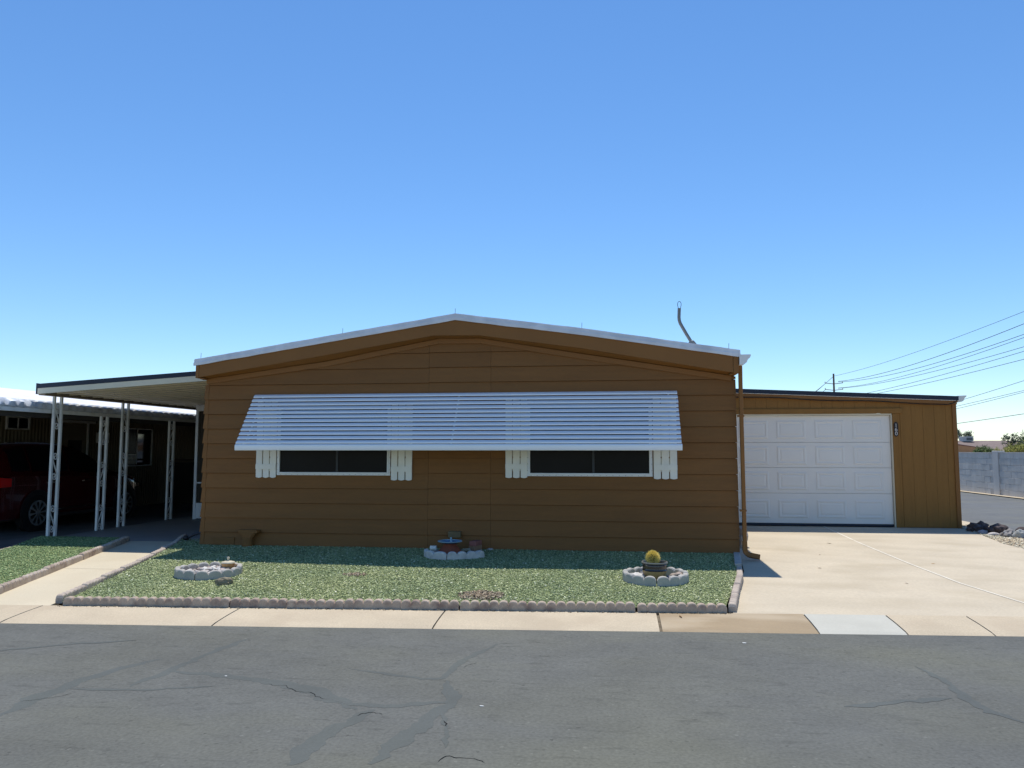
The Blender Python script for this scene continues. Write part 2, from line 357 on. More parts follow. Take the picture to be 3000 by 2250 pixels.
# main road, with a slightly ragged edge along the kerb
ex = [-45+i*.5 for i in range(181)]
edge = [(x, front_y(x)+.012*mnoise.noise(Vector((x*.9, 0, 3)))+.008*mnoise.noise(Vector((x*4, 0, 5)))) for x in ex]
road = MB(); nE = len(edge)
road.add([(x, y, -.118) for x, y in edge]+[(x, y-1.2, -.112) for x, y in edge]+[(x, y-4, -.10) for x, y in edge]+[(x, y-8.2, -.13) for x, y in edge],
         [(k*nE+i, (k+1)*nE+i, (k+1)*nE+i+1, k*nE+i+1) for k in range(3) for i in range(nE-1)])
ROAD = road.build('road', ASPH, smooth=True); tag(ROAD, kind='structure')
def z_road(x, y):
    d = front_y(x)-y
    return lerp([(0, -.118), (1.2, -.112), (4, -.10), (8.2, -.13)], d)
def ribbon(name, pts, width, mat, lift, parent, seed, jag=.55, n_per=.04, zf=None, wig=0.):
    """painted-on strip of seal coat with an uneven outline, following the road"""
    P_ = [Vector((x, y, 0)) for x, y in pts]; L = []
    for a, b in zip(P_, P_[1:]):
        k = max(2, int((b-a).length/n_per))
        L += [a+(b-a)*(i/k) for i in range(k)]
    L.append(P_[-1])
    for _ in range(3): L = [L[0]]+[(L[i-1]+L[i]*2+L[i+1])/4 for i in range(1, len(L)-1)]+[L[-1]]
    vs = []; n = len(L); wd = width if hasattr(width, '__len__') else (width, width)
    for i, p in enumerate(L):
        t = (L[min(i+1, n-1)]-L[max(i-1, 0)]).normalized(); s = Vector((-t.y, t.x, 0)); q = i/(n-1)
        hw = (wd[0]+(wd[1]-wd[0])*q)/2*min(1, .15+5*q, .15+5*(1-q)); p = p+s*wig*(mnoise.noise(p*9+Vector((seed*7, 0, 0)))+.6*mnoise.noise(p*27+Vector((seed, 3, 0))))
        for sg in (1, -1):
            d = hw*(1+jag*mnoise.noise(Vector((p.x*5+seed*9, p.y*5, sg*4)))+jag*.7*mnoise.noise(Vector((p.x*19+seed, p.y*19, sg*7))))
            v = p+s*sg*d; vs.append((v.x, v.y, (zf or z_road)(v.x, v.y)+lift))
    m = MB().add(vs, [(2*i, 2*i+1, 2*i+3, 2*i+2) for i in range(n-1)])
    return m.build(name, mat, parent)
for k, (pts, wd) in enumerate([
    ([(-3.57,-6.66),(-3.61,-6.39),(-3.59,-5.98),(-3.46,-5.49),(-3.35,-5.35)], (.17,.09)),
    ([(-3.17,-6.03),(-3.12,-5.68),(-3.10,-5.22),(-3.01,-4.66)], (.10,.08)),
    ([(-3.14,-5.65),(-2.60,-5.75),(-2.24,-5.81),(-1.84,-6.01),(-1.54,-6.28)], (.08,.16)),
    ([(-1.44,-6.26),(-1.58,-6.70),(-1.60,-7.12)], (.14,.18)),
    ([(-1.89,-5.43),(-1.43,-5.57),(-1.17,-5.62),(-1.11,-5.09),(-.93,-4.58)], (.04,.08)),
    ([(-1.12,-5.62),(-.99,-6.03),(-1.06,-6.41),(-1.16,-6.78),(-1.20,-7.06)], (.10,.16)),
    ([(-1.72,-6.13),(-1.47,-6.21),(-1.00,-6.06)], (.07,.08)),
    ([(-3.53,-6.13),(-3.06,-6.09),(-2.62,-5.94)], (.05,.04)),
    ([(-1.00,-6.25),(-.87,-6.80)], (.05,.04)),
    ([(1.39,-5.84),(1.80,-5.70),(2.11,-5.59)], (.08,.09)),
    ([(2.18,-4.85),(2.23,-5.24),(2.19,-5.67),(2.33,-6.02)], (.05,.12)),
    ([(-4.9,-5.4),(-4.3,-5.0),(-3.9,-4.85)], (.06,.05))]):
    ribbon('crack_seal', pts, tuple(q*.8 for q in wd), SEAL, .0004+.00012*k, ROAD, k+1, jag=.8, wig=.03)
for k, (pts, wd) in enumerate([([(-.87,-7.0),(-.86,-6.93),(-.83,-6.92),(-.69,-6.93),(-.63,-6.98)], .0045), ([(-.97,-6.40),(-.95,-6.44),(-.93,-6.49)], .007),
    ([(-1.50,-6.39),(-1.44,-6.31),(-1.39,-6.30),(-1.35,-6.35)], .004), ([(-3.66,-6.40),(-3.50,-6.30),(-3.45,-6.2)], .003), ([(-2.3,-5.85),(-1.9,-6.03),(-1.75,-6.13)], .0035), ([(-1.06,-5.30),(-1.04,-5.20),(-1.0,-5.15)], .003)]):
    ribbon('crack', pts, wd, CRACK, .0022+.0001*k, ROAD, k+20, jag=1.2, n_per=.012, wig=.035)
def z_sw(x, y):
    t = (y-front_y(x))/(back_y(x)-front_y(x)); return lerp([(0, -.128), (.12, -.112), (.55, -.088), (1, -.072)], t)
# sidewalk of cast slabs, rolling down to the gutter
SW = sheet('sidewalk', [(x, y) for x, y in [(-45, front_y(-45)-.03), (45, front_y(45)-.03), (45, back_y(45)+.02), (-45, back_y(-45)+.02)]], lambda x, y: z_sw(x, y)-.014, JOINT, cell=.5); tag(SW, kind='structure')
sj = [-17.5,-15.5,-13.5,-11.5,-9.5,-7.5,-5.55,-3.57,-1.58,.41,1.76,2.50,3.22,5.2,7.2]
for i, (a, b) in enumerate(zip(sj, sj[1:])):
    a += .007; b -= .007; mat = NEWC if abs(a-1.767) < .01 else STAINC if abs(a-.417) < .01 else KERBC
    if abs(a-.417) < .01: a += .012
    s_ = sheet('slab', [(a, front_y(a)), (b, front_y(b)), (b, back_y(b)), (a, back_y(a))], z_sw, mat, SW, cell=.12, thick=.05)
    if mat is NEWC: s_['label'] = 'newer white slab in the tan sidewalk'
    if mat is STAINC: s_['label'] = 'sidewalk slab with a brown water stain'
# walkway from the sidewalk to the patio
wR = [(-5.49, back_y(-5.49)+.004), (-6.14, -1.28), (-6.55, .04), (-6.86, .70)]
wL = [(-6.28, back_y(-6.28)+.004), (-6.90, -1.77), (-7.36, -.30), (-7.68, .70)]
def side(tab, y): return lerp([(b, a) for a, b in tab], y)
WK = sheet('walkway', wR+wL[::-1], lambda x, y: z_walk(x, y)-.035, JOINT, cell=1.); tag(WK, kind='structure')
for y0, y1 in ((-9, -1.81), (-1.80, .694)):
    r = [(side(wR, y0), y0)] if y0 > -5 else [wR[0]]
    lft = [(side(wL, y0), y0)] if y0 > -5 else [wL[0]]
    rr = r+[p for p in wR if y0 < p[1] < y1 and p not in r]+[(side(wR, y1), y1)]; ll = lft+[p for p in wL if y0 < p[1] < y1 and p not in lft]+[(side(wL, y1), y1)]
    sheet('slab', rr+ll[::-1], z_walk, WALKC, WK, cell=.5, thick=.03)
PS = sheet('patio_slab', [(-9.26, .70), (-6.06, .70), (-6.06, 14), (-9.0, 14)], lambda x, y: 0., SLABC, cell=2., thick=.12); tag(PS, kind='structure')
# driveway
DR = sheet('driveway', [(1.10, back_y(1.1)+.004), (6.4, back_y(6.4)+.004), (6.1, .6), (6.02, 2.06), (6.19, 2.88), (6.36, 3.92), (6.44, 4.5), (1.74, 4.5), (1.74, .2), (1.56, -.93), (1.32, -2.34)],
           lambda x, y: z_drive(x, y)-.03, JOINT, cell=2.); tag(DR, kind='structure')
cr = [(4.12, back_y(4.12)+.006), (4.06, -2.51), (3.90, -1.49), (3.85, -.07), (3.84, 1.65), (3.99, 4.49)]
sheet('slab', [(1.12, back_y(1.12)+.006)]+[(x-.006, y) for x, y in cr]+[(1.76, 4.49), (1.76, .25), (1.62, -.93), (1.56, -1.2), (1.48, -1.6), (1.34, -2.34), (1.15, -3.1)], z_drive, CONC, DR, cell=.4)
sheet('slab', [(x+.006, y) for x, y in cr[::-1]]+[(4.12, back_y(4.12)+.006), (6.4, back_y(6.4)+.006), (6.1, .6), (6.02, 2.06), (6.19, 2.88), (6.36, 3.92), (6.44, 4.49)], z_drive, CONC, DR, cell=.4)
fl = MB(); vs = []
for i, (x, y) in enumerate(cr): vs += [(x-.012, y, z_drive(x, y)+.004), (x+.012, y, z_drive(x, y)+.004)]
fl.add(vs, [(2*i, 2*i+1, 2*i+3, 2*i+2) for i in range(len(cr)-1)]).build('joint_filler', CAULK, DR)
SHADEC = P('shade_toned_drive_concrete', (.17, .165, .16), .8, .15, 1.5, .08, 200, .3, stain=(.08, .08, .08), stain_scale=.8, stain_amt=.7)  # dark tone puts the carport's shade into the concrete colour
ND = sheet('neighbour_driveway', [(-20, -4.9), (-8.0, back_y(-8)), (-8.75, -.55), (-9.27, .75), (-9.02, 14), (-20, 14)], lambda x, y: max(-.09, -.05-.04*max(0, -y)/3) if y < 0 else -.05, SHADEC, cell=2.); tag(ND, kind='structure')
# side street and kerb on the right, gravel bed between
SS = sheet('side_street', [(7.2, -3.6), (12.45, -3.2), (12.45, 90), (7.2, 90)], z_side, ASPH2, cell=6); tag(SS, kind='structure')
KB = sheet('kerb', [(6.85, -3.0), (7.2, -3.0), (7.2, 60), (6.85, 60)], lambda x, y: z_side(x, y)+.05, CONC, cell=6, thick=.1); tag(KB, kind='structure')
VG = sheet('verge', [(12.45, -3.2), (12.70, -3.2), (12.70, 90), (12.45, 90)], lambda x, y: z_side(x, y)+.03, KERBC, cell=6); tag(VG, kind='structure')
gb_poly = [(6.44, 4.5), (6.36, 3.92), (6.19, 2.88), (6.02, 2.06), (6.1, .6), (6.4, back_y(6.4)+.01), (6.85, back_y(6.85)+.01), (6.85, 14), (6.46, 14)]
def z_gb(x, y): return z_drive(x, y)-.012
GB = sheet('gravel_bed', gb_poly, z_gb, GRAVELB, cell=.5); tag(GB, kind='structure')
GRV = island_mat('tan_gravel_chips', [(0, (.24, .18, .13)), (.35, (.48, .40, .29)), (.7, (.60, .54, .42)), (1, (.74, .70, .60))])
chips('gravel', 9000, sampler([(6.44, 5.2), (6.36, 3.92), (6.19, 2.88), (6.02, 2.06), (6.1, .6), (6.83, .6), (6.83, 5.2)]), .020, GRV, 'tan gravel chips in the bed beside the driveway', 'gravel', z_gb)
# lawn beds: ground covered in green stone chips
lf = [(x, back_y(x)+.075) for x in (-5.36, -4, -2.5, -1, 1.06)]
lawn_poly = lf+[(1.10, -3.08), (1.27, -2.34), (1.44, -1.55), (1.51, -1.05), (1.62, -.4), (1.70, .0), (-6.04, .0), (-6.04, .62), (-6.78, .62), (-6.47, .04), (-6.06, -1.28), (-5.42, -3.74)]
tag(sheet('lawn', lawn_poly, z_lawn, SOIL, cell=.5), kind='structure')
left_poly = [(-6.30, back_y(-6.3)+.004), (-6.98, -1.77), (-7.44, -.30), (-7.76, .69), (-9.22, .69), (-8.72, -.5), (-8.02, back_y(-8.0)+.004)]
tag(sheet('lawn', left_poly, z_lawn, SOIL, cell=.5), kind='structure')
rings = [(-4.72, -2.2, .32), (.48, -1.98, .31), (-2.14, -.50, .33)]
GRN = island_mat('green_stone_chips', [(0, (.12, .15, .07)), (.3, (.265, .32, .155)), (.65, (.40, .455, .235)), (.90, (.51, .55, .30)), (.97, (.68, .70, .47)), (1, (.88, .87, .70))])
GRN2 = island_mat('green_turf_chips', [(0, (.11, .17, .07)), (.4, (.23, .33, .145)), (.8, (.33, .43, .20)), (1, (.50, .57, .32))])
chips('green_gravel', 140000, sampler(lawn_poly, rings), .0095, GRN, 'green stone chips covering the front yard bed below the windows', 'gravel', z_lawn)
chips('green_gravel', 26000, sampler(left_poly), .0100, GRN2, 'finer green chips covering the yard bed left of the walkway', 'gravel', z_lawn)
BARE = island_mat('bare_tan_chips', [(0, (.14, .10, .07)), (.5, (.28, .22, .16)), (1, (.46, .40, .31))])
def blob(cx, cy, rx, ry):
    def f(n):
        a = rng.random(n)*2*math.pi; r = rng.random(n)**.75; return np.stack([cx+rx*r*np.cos(a), cy+ry*r*np.sin(a)], 1)
    return f
chips('bare_patch', 800, blob(-1.33, -3.0, .24, .22), .015, BARE, 'bare brown patch in the green chips by the front edging', 'gravel', lambda x, y: z_lawn(x, y)+.004)
chips('bare_patch', 180, blob(-2.98, -2.06, .14, .10), .014, BARE, 'small tan patch in the green chips left of the centre', 'gravel', lambda x, y: z_lawn(x, y)+.004)
chips('spilled_chips', 900, lambda n: np.stack([(xx := -5.4+6.5*rng.random(n)), back_y(xx)-.012-.03*rng.random(n)**2], 1), .007, BARE, 'chips and dirt spilled along the foot of the front edging', 'gravel', lambda x, y: z_sw(x, y))

# ================================================================== brown mobile home
HX0, HX1 = -6.05, 1.72
H = empty('mobile_home', (-2.2, 0, .02), 'brown lap-sided mobile home with a white slat awning over two windows', 'house')
hexa = [(HX0, 0), (HX1, 0), (HX1, 2.46), (-1.85, 3.05), (-2.47, 3.06), (HX0, 2.50)]
wallm = MB().prism([(x, z-.01 if z > 1 else z) for x, z in [(HX0+.02, 0), (HX1-.02, 0), (HX1-.02, 2.44), (-1.85, 3.03), (-2.47, 3.04), (HX0+.02, 2.48)]], .012, .10, 'y')
wallm.box(HX1-.12, HX1-.02, .10, 14, 0, 2.44).box(HX0+.02, HX0+.12, .10, 14, 0, 2.44).box(HX0+.02, HX1-.02, 13.9, 14, 0, 2.44)
WALL = wallm.build('wall', BROWN, H)
wins = [(-4.89, -3.17, 1.08, 2.10), (-1.18, .57, 1.08, 2.10)]
pitch = .2185; lines = [.024+pitch*i for i in range(15)]           # bottom edges of the courses
def plank(poly, z0, z1, yb=.012):
    n = len(poly); fy = lambda z: -.002-.022*(z1-z)/(z1-z0)
    vs = [(x, fy(z), z) for x, z in poly]+[(x, yb, z) for x, z in poly]
    return MB().add(vs, [tuple(range(n)), tuple(range(2*n-1, n-1, -1))]+[(i, n+i, n+(i+1) % n, (i+1) % n) for i in range(n)])
seams = [HX0+.045, -2.61, -1.70, HX1]
for i, z0 in enumerate(lines[:-1]):
    z1 = lines[i+1]
    for a, b in zip(seams, seams[1:]):
        spans = [(a+.0015, b-.0015)]
        for (wx0, wx1, wz0, wz1) in wins:
            if z0 < wz1-.05 and z1 > wz0+.05:
                ns = []
                for (p, q) in spans:
                    if q <= wx0 or p >= wx1: ns.append((p, q)); continue
                    if p < wx0: ns.append((p, wx0+.02))
                    if q > wx1: ns.append((wx1-.02, q))
                spans = ns
        for (p, q) in spans:
            dz = -.007 if b < -2.5 and i > 1 else 0
            poly = [(p, z0+dz), (q, z0+dz), (q, z1-.006+dz), (p, z1-.006+dz)]
            for (x0, y0), (x1, y1) in zip(hexa[2:], hexa[3:]):
                A, B = y0-y1, x1-x0; 
                A, B = -(y1-y0), (x1-x0)
                C_ = A*x0+B*y0
                if A*0+B*(-10) > C_: A, B, C_ = -A, -B, -C_
                poly = clip(poly, A, B, C_)
                if len(poly) < 3: break
            if len(poly) < 3: continue
            if max(t[1] for t in poly)-min(t[1] for t in poly) < .01: continue
            plank(poly, z0, z1).build('siding_board', BROWN, WALL)
    if z1 < 2.6:                                                # folded corner cap of each course
        f = .012*i*-1
        m = MB().add([(HX0-.022, -.026, z0-.004), (HX0+.05, -.026, z0-.004), (HX0+.05, -.010, z1), (HX0-.006, -.010, z1),
                      (HX0-.022, .05, z0-.004), (HX0+.05, .0, z0-.004), (HX0+.05, .0, z1), (HX0-.006, .05, z1)],
                     [(0, 1, 2, 3), (4, 7, 6, 5), (0, 4, 5, 1), (1, 5, 6, 2), (2, 6, 7, 3), (3, 7, 4, 0)])
        m.build('corner_cap', BROWN, WALL)
        MB().add([(HX0-.020, .05, z0), (HX0-.004, .05, z1), (HX0-.004, 13.9, z1), (HX0-.020, 13.9, z0), (HX0+.02, .05, z0), (HX0+.02, .05, z1), (HX0+.02, 13.9, z1), (HX0+.02, 13.9, z0)],
                 [(0, 1, 2, 3), (4, 7, 6, 5), (0, 4, 5, 1), (1, 5, 6, 2), (2, 6, 7, 3), (3, 7, 4, 0)]).build('siding_board', BROWN, WALL)
# trim under the soffit, soffit, fascia, white roof edge
xs = [-6.10, -5.2, -4.15, -3.3, -2.49, -1.845, -1.1, -.41, .6, 1.71]
tt = [(-6.10, 2.50), (-5.96, 2.52), (-4.19, 2.745), (-2.47, 3.06), (-1.85, 3.055), (-.42, 2.81), (1.66, 2.47), (1.71, 2.462)]
fb = [(-6.10, 2.52), (-4.12, 2.825), (-2.50, 3.085), (-1.84, 3.075), (-.41, 2.87), (1.70, 2.49)]
ftop = [(-6.11, 2.70), (-4.12, 3.006), (-2.19, 3.30), (-.41, 3.055), (1.74, 2.71)]
def poly_at(tab, X, d=0): return [(x, lerp(tab, x)+d) for x in X]
X1 = [x for x in (-6.03, -5.2, -4.19, -3.3, -2.47, -1.85, -1.1, -.42, .6, 1.66)]
for a, b in ((0, 4), (4, 5), (5, 9)):
    X = X1[a:b+1]; X = [X[0]+.001]+X[1:-1]+[X[-1]-.001]
    MB().strip(poly_at(tt, X), poly_at(tt, X, -.072), -.040, .0).build('trim_board', BROWN_TRIM, H)
Xs = [-6.10, -5.2, -4.15, -3.3, -2.50, -1.845, -1.1, -.41, .6, 1.70]
sof = MB(); vs = []
for x in Xs: vs += [(x, -.19, lerp(fb, x)+.004), (x, -.002, lerp(tt, x)+.002), (x, -.002, lerp(tt, x)+.022), (x, -.19, lerp(fb, x)+.024)]
sof.add(vs, [(3, 2, 1, 0), tuple(4*9+i for i in range(4))]+[(4*i+k, 4*i+(k+1) % 4, 4*i+4+(k+1) % 4, 4*i+4+k) for i in range(9) for k in range(4)])
sof.build('soffit', BROWN_TRIM, H)
Xf = sorted(set([-6.06, -5.2, -4.12, -3.3, -2.50, -2.19, -1.84, -1.1, -.41, .6, 1.66]))
MB().strip(poly_at(ftop, Xf), poly_at(fb, Xf), -.205, -.175).build('fascia', BROWN_TRIM, H)
for (x0, x1, zt, zb) in ((-6.115, -6.064, 2.70, 2.515), (1.664, 1.735, 2.715, 2.488)):
    MB().box(x0, x1, -.209, 13.9, zb, zt).build('eave_fascia', BROWN_TRIM, H, bevel=.003)
for q in ((-6.06, -6.0, -.17, 13.9, 2.50, 2.518), (1.62, 1.662, -.17, 13.9, 2.47, 2.487)): MB().box(*q).build('eave_soffit', BROWN_TRIM, H)
# roof: white coated skin with a drip edge
Xr = [-6.14+i*(1.76+6.14)/64 for i in range(65)]; Xr = sorted(Xr+[-2.19])
wob = lambda x, s, a: a*mnoise.noise(Vector((x*3.1, s, 0)))
RF = MB().strip([(x, lerp(ftop, x)+.082+wob(x, 1, .006)) for x in Xr], [(x, lerp(ftop, x)+.006) for x in Xr], -.215, 14.1).build('roof', ROOFW, H, smooth=True)
MB().strip([(x, lerp(ftop, x)+.040+wob(x, 4, .008)) for x in Xr], [(x, lerp(ftop, x)-.002+wob(x, 7, .006)) for x in Xr], -.232, -.212).build('drip_edge', ROOFW, RF, smooth=True)
MB().strip([(x, lerp(ftop, x)+.098+wob(x, 2, .006)) for x in Xr], [(x, lerp(ftop, x)+.078) for x in Xr], -.206, -.10).build('roof_lip', ROOFW, RF, smooth=True)
for x, z in ((-6.09, 2.80), (-3.89, 3.13), (-2.21, 3.385), (-.39, 3.14), (1.62, 2.81)):
    m = MB().tube([(x, -.12, z-.03), (x+.004, -.12, z+.10)], .0035, 6); m.lathe([(.016, 0), (.012, .008), (.006, .02)], (x, -.12, z-.012), 8)
    m.build('roof_rod', MASTM, RF)
# awning
AW = MB(); ax0, ax1 = -5.25, .92; ns = 12
AWE = bpy.data.objects.new('awning', None); COL.objects.link(AWE); AWE.parent = H; WL['awning'] = Vector((-2.16, -.05, 1.44)); AWE.location = WL['awning']-wloc(H); AWE.empty_display_size = .1
AWE['label'] = 'white slatted metal awning over both windows'
for i in range(ns):
    y = -.045-i*.0463; z = 2.272-i*.0620
    prof = [(y+.012, z-.002), (y-.020, z-.014), (y-.046, z-.032), (y-.052, z-.040), (y-.052, z-.052), (y-.047, z-.054), (y-.047, z-.042), (y-.042, z-.036), (y-.018, z-.018), (y+.012, z-.006)]
    a0, a1 = ax0+rng.normal()*.002, ax1+rng.normal()*.002
    MB().prism(prof, a0, a1, 'x').build('slat', SLAT, AWE, smooth=False)
yv = -.045-ns*.0463-.002; zv = 2.272-ns*.0620
pv = [(yv+.01, zv+.004), (yv-.006, zv), (yv-.018, zv-.012), (yv-.022, zv-.045), (yv-.018, zv-.080), (yv-.010, zv-.086), (yv-.006, zv-.080), (yv-.010, zv-.045), (yv-.008, zv-.016), (yv+.01, zv-.004)]
MB().prism(pv, ax0-.004, ax1+.008, 'x').build('valance', SLAT, AWE, smooth=True)
for x in (ax0+.12, -2.16, ax1-.12):
    MB().prism([(-.028, 2.215), (-.036, 2.232), (yv+.022, zv-.012), (yv+.022, zv-.030)], x-.011, x+.011, 'x').build('rafter', WHITE, AWE)
for x in (ax0+.06, ax1-.06):
    MB().tube([(x, -.03, 1.72), (x, yv+.02, zv-.03)], .008, 6).build('arm', WHITE, AWE)
# windows
for (wx0, wx1, wz0, wz1) in wins:
    W_ = MB()
    fr = .045
    W_.box(wx0, wx1, -.034, .0, wz0, wz0+fr).box(wx0, wx1, -.034, .0, wz1-fr, wz1).box(wx0, wx0+fr, -.034, .0, wz0+fr, wz1-fr).box(wx1-fr, wx1, -.034, .0, wz0+fr, wz1-fr)
    win = W_.build('window', WHITE, H, bevel=.004)
    i0, i1, k0, k1 = wx0+fr, wx1-fr, wz0+fr, wz1-fr
    MB().box(i0, i1, -.046, -.034, k0-.022, k0).box(i0-.022, i0, -.046, -.034, k0-.022, k1).box(i1, i1+.022, -.046, -.034, k0-.022, k1).build('inner_frame', WHITE, win, bevel=.003)
    mid = (i0+i1)/2+.06
    MB().box(mid-.016, mid+.016, -.030, -.008, k0, k1).build('mullion', P('dark_grey_bar', (.035, .04, .045), .5, .1), win)
    for a, b in ((i0, mid-.016), (mid+.016, i1)):
        MB().box(a, b, -.018, -.010, k0, k1).build('pane', PANE, win)
    sc_ = MB(); x = wx0+.06
    while x < wx1-.03: sc_.lathe([(.006, 0), (.004, .004)], (x, -.036, wz0+.010), 6); x += .088
    for q in (wx0+.010, wx1-.010):
        for zz in (1.16, 1.25, 1.34): sc_.lathe([(.006, 0), (.004, .004)], (q, -.036, zz), 6)
    tag(sc_.build('screws', P('screw_grey', (.12, .11, .10), .5, .1), win), kind='stuff')
# shutters
for (sx, dz) in ((-5.21, 0), (-3.155, -.030), (-1.485, .012), (.585, .005)):
    z0, z1 = 1.04+dz, 2.17+dz; wd = .31 if sx < .5 else .32; bw = (wd-.028)/3
    sm = MB().box(sx+.10, sx+wd-.10, -.022, -.004, z0+.10, z1-.10)
    SHT = sm.build('shutter', SHUT, H)
    for k in range(3):
        a = sx+k*(bw+.014); n = 7; c = a+bw/2
        pts = [(a+bw*t/n, z0+.010-.010*math.sin(math.pi*t/n)) for t in range(n+1)]+[(a+bw, z1-.01), (a, z1-.01)]
        MB().prism(pts, -.040, -.022, 'y').build('board', SHUT, SHT, bevel=.003)
    for zz in (z0+.125, z1-.205):
        MB().box(sx-.001, sx+wd+.001, -.056, -.039, zz, zz+.078).build('batten', SHUT, SHT, bevel=.005, seg=2)
# vent hood, access panel and box near the ground
vh = MB(); cx = -5.285
prof = [(cx-.075, .03), (cx-.07, .16), (cx-.085, .205), (cx-.145, .245), (cx-.15, .285), (cx+.15, .285), (cx+.145, .235), (cx+.10, .205), (cx+.072, .15), (cx+.075, .03)]
vh.prism(prof, -.13, -.018, 'y')
VH = vh.build('vent_hood', BROWN, H, bevel=.018, smooth=True, seg=3)
MB().lathe([(.074, -.02), (.074, .10), (.078, .10), (.078, .112), (.074, .112), (.074, .14)], (cx, -.075, .03), 20).build('pipe', BROWN, VH, smooth=True)
MB().tube([(cx+.145, -.13, .262), (cx+.158, -.07, .262), (cx+.150, -.02, .262)], .024, 10).build('rolled_edge', BROWN, VH, smooth=True)
MB().box(-5.86, -5.52, -.028, -.012, .05, .165).build('access_panel', BROWN, H, bevel=.004)
MB().box(-2.30, -2.12, -.085, -.012, .21, .30).build('outlet_box', P('olive_brown_box', (.16, .12, .06), .6, .1), H, bevel=.006)
# gutter and downspout at the right eave
GX = 1.742
gp = [(GX, 2.738), (GX, 2.60), (GX+.055, 2.60), (GX+.095, 2.632), (GX+.108, 2.668), (GX+.138, 2.695), (GX+.150, 2.722), (GX+.150, 2.738)]
MB().prism(gp, -.245, 13.9, 'y').build('gutter', WHITE, H)
dsp = MB(); dx = 1.775
dsp.tube([(dx, -.075, 2.60), (dx, -.075, 2.52), (dx, -.066, 2.40), (dx+.004, -.062, .20)], .036, 4)
DS = dsp.build('downspout', BROWN_TRIM, H, bevel=.006)
pts = [(dx+.004, -.062, .22)]+[(dx+.004+.085*(1-math.cos(t)), -.062-.03*(1-math.cos(t)), .11-.075*math.sin(t)) for t in [i*math.pi/2/6 for i in range(7)]]+[(dx+.19, -.115, .020)]
rad = [.040+.003*(i % 2) for i in range(len(pts))]
MB().tube(pts, rad, 4).build('elbow', BROWN_TRIM, DS)
for zz in (1.9, .62): MB().box(dx-.05, dx+.035, -.098, -.03, zz, zz+.025).build('strap', BROWN_TRIM, DS)

# ================================================================== mast on the roof
MA = empty('antenna_mast', (1.136, -.02, 2.87), 'bent grey antenna mast with a wire loop standing on the white roof', 'mast')
TM = lambda x, z: (x*.9714, -.02, 1.45+(z-1.45)*.9714)
MB().tube([TM(1.175, 2.975), TM(1.10, 3.105), TM(1.035, 3.225), TM(1.012, 3.270), TM(.999, 3.315), TM(.996, 3.36), TM(1.003, 3.49)], .0235, 12).build('pole', MASTM, MA, smooth=True)
MB().prism([(a, c) for a, b, c in (TM(1.095, 2.90), TM(1.10, 2.955), TM(1.15, 3.020), TM(1.195, 3.015), TM(1.235, 2.965), TM(1.25, 2.90))], -.05, .01, 'y').build('bracket', MASTM, MA, bevel=.006)
MB().box(1.03, 1.25, -.09, .05, 2.862, 2.885).build('base_plate', MASTM, MA)
MB().tube([TM(.990, 3.48)]+[TM(1.005+.026*math.cos(a), 3.545+.045*math.sin(a)) for a in [R(d) for d in range(215, -36, -25)]]+[TM(1.018, 3.48)], .0038, 6).build('wire_loop', WIREM, MA)

# ================================================================== garage
GY = 4.48
G = empty('garage', (4.1, GY, 0), 'brown vertical-panel garage with a white sectional door beside the mobile home', 'garage')
rz = lambda x: 2.535-.045*(x-2.58)                              # underside of the roof edge
DX0, DX1, DZ = 2.27, 5.28, 2.13
GW = MB().box(1.76, 2.18, GY+.02, GY+.10, 0, 2.40).box(DX1+.09, 6.42, GY+.02, GY+.10, 0, 2.34).box(2.18, DX1+.09, GY+.02, GY+.10, DZ+.04, 2.38)
GW.box(6.33, 6.42, GY+.10, 13, -.05, 2.30).box(1.76, 6.42, 12.9, 13, -.05, 2.4)
GWALL = GW.build('wall', GBROWN, G)
x = 1.78; k = 0
while x < 6.36:
    a, b = x, min(x+.2032, 6.37); zb = .012
    if b > 2.17 and a < DX1+.10: zb = DZ+.03
    if a < DX1+.10 < b: 
        MB().prism([(DX1+.10, .012), (b-.004, .012), (b-.004, DZ+.03), (DX1+.10, DZ+.03)], GY+.002, GY+.02, 'y').build('siding_panel', GBROWN, GWALL)
    zt = rz(a)-.05
    MB().prism([(a+.0015, zb), (b-.0015, zb), (b-.0015, rz(b)-.05), (a+.0015, zt)], GY+.001+.0008*(k % 2), GY+.02, 'y').build('siding_panel', GBROWN, GWALL)
    x += .2032; k += 1
MB().box(6.365, 6.44, GY-.020, GY+.03, 0.0, 2.36).build('corner_board', BROWN_TRIM, G, bevel=.003)
y = GY+.05
while y < 12.9:
    MB().box(6.42, 6.432, y, min(y+.60, 12.9)-.006, -.05, 2.32).build('siding_panel', GBROWN, GWALL); y += .6
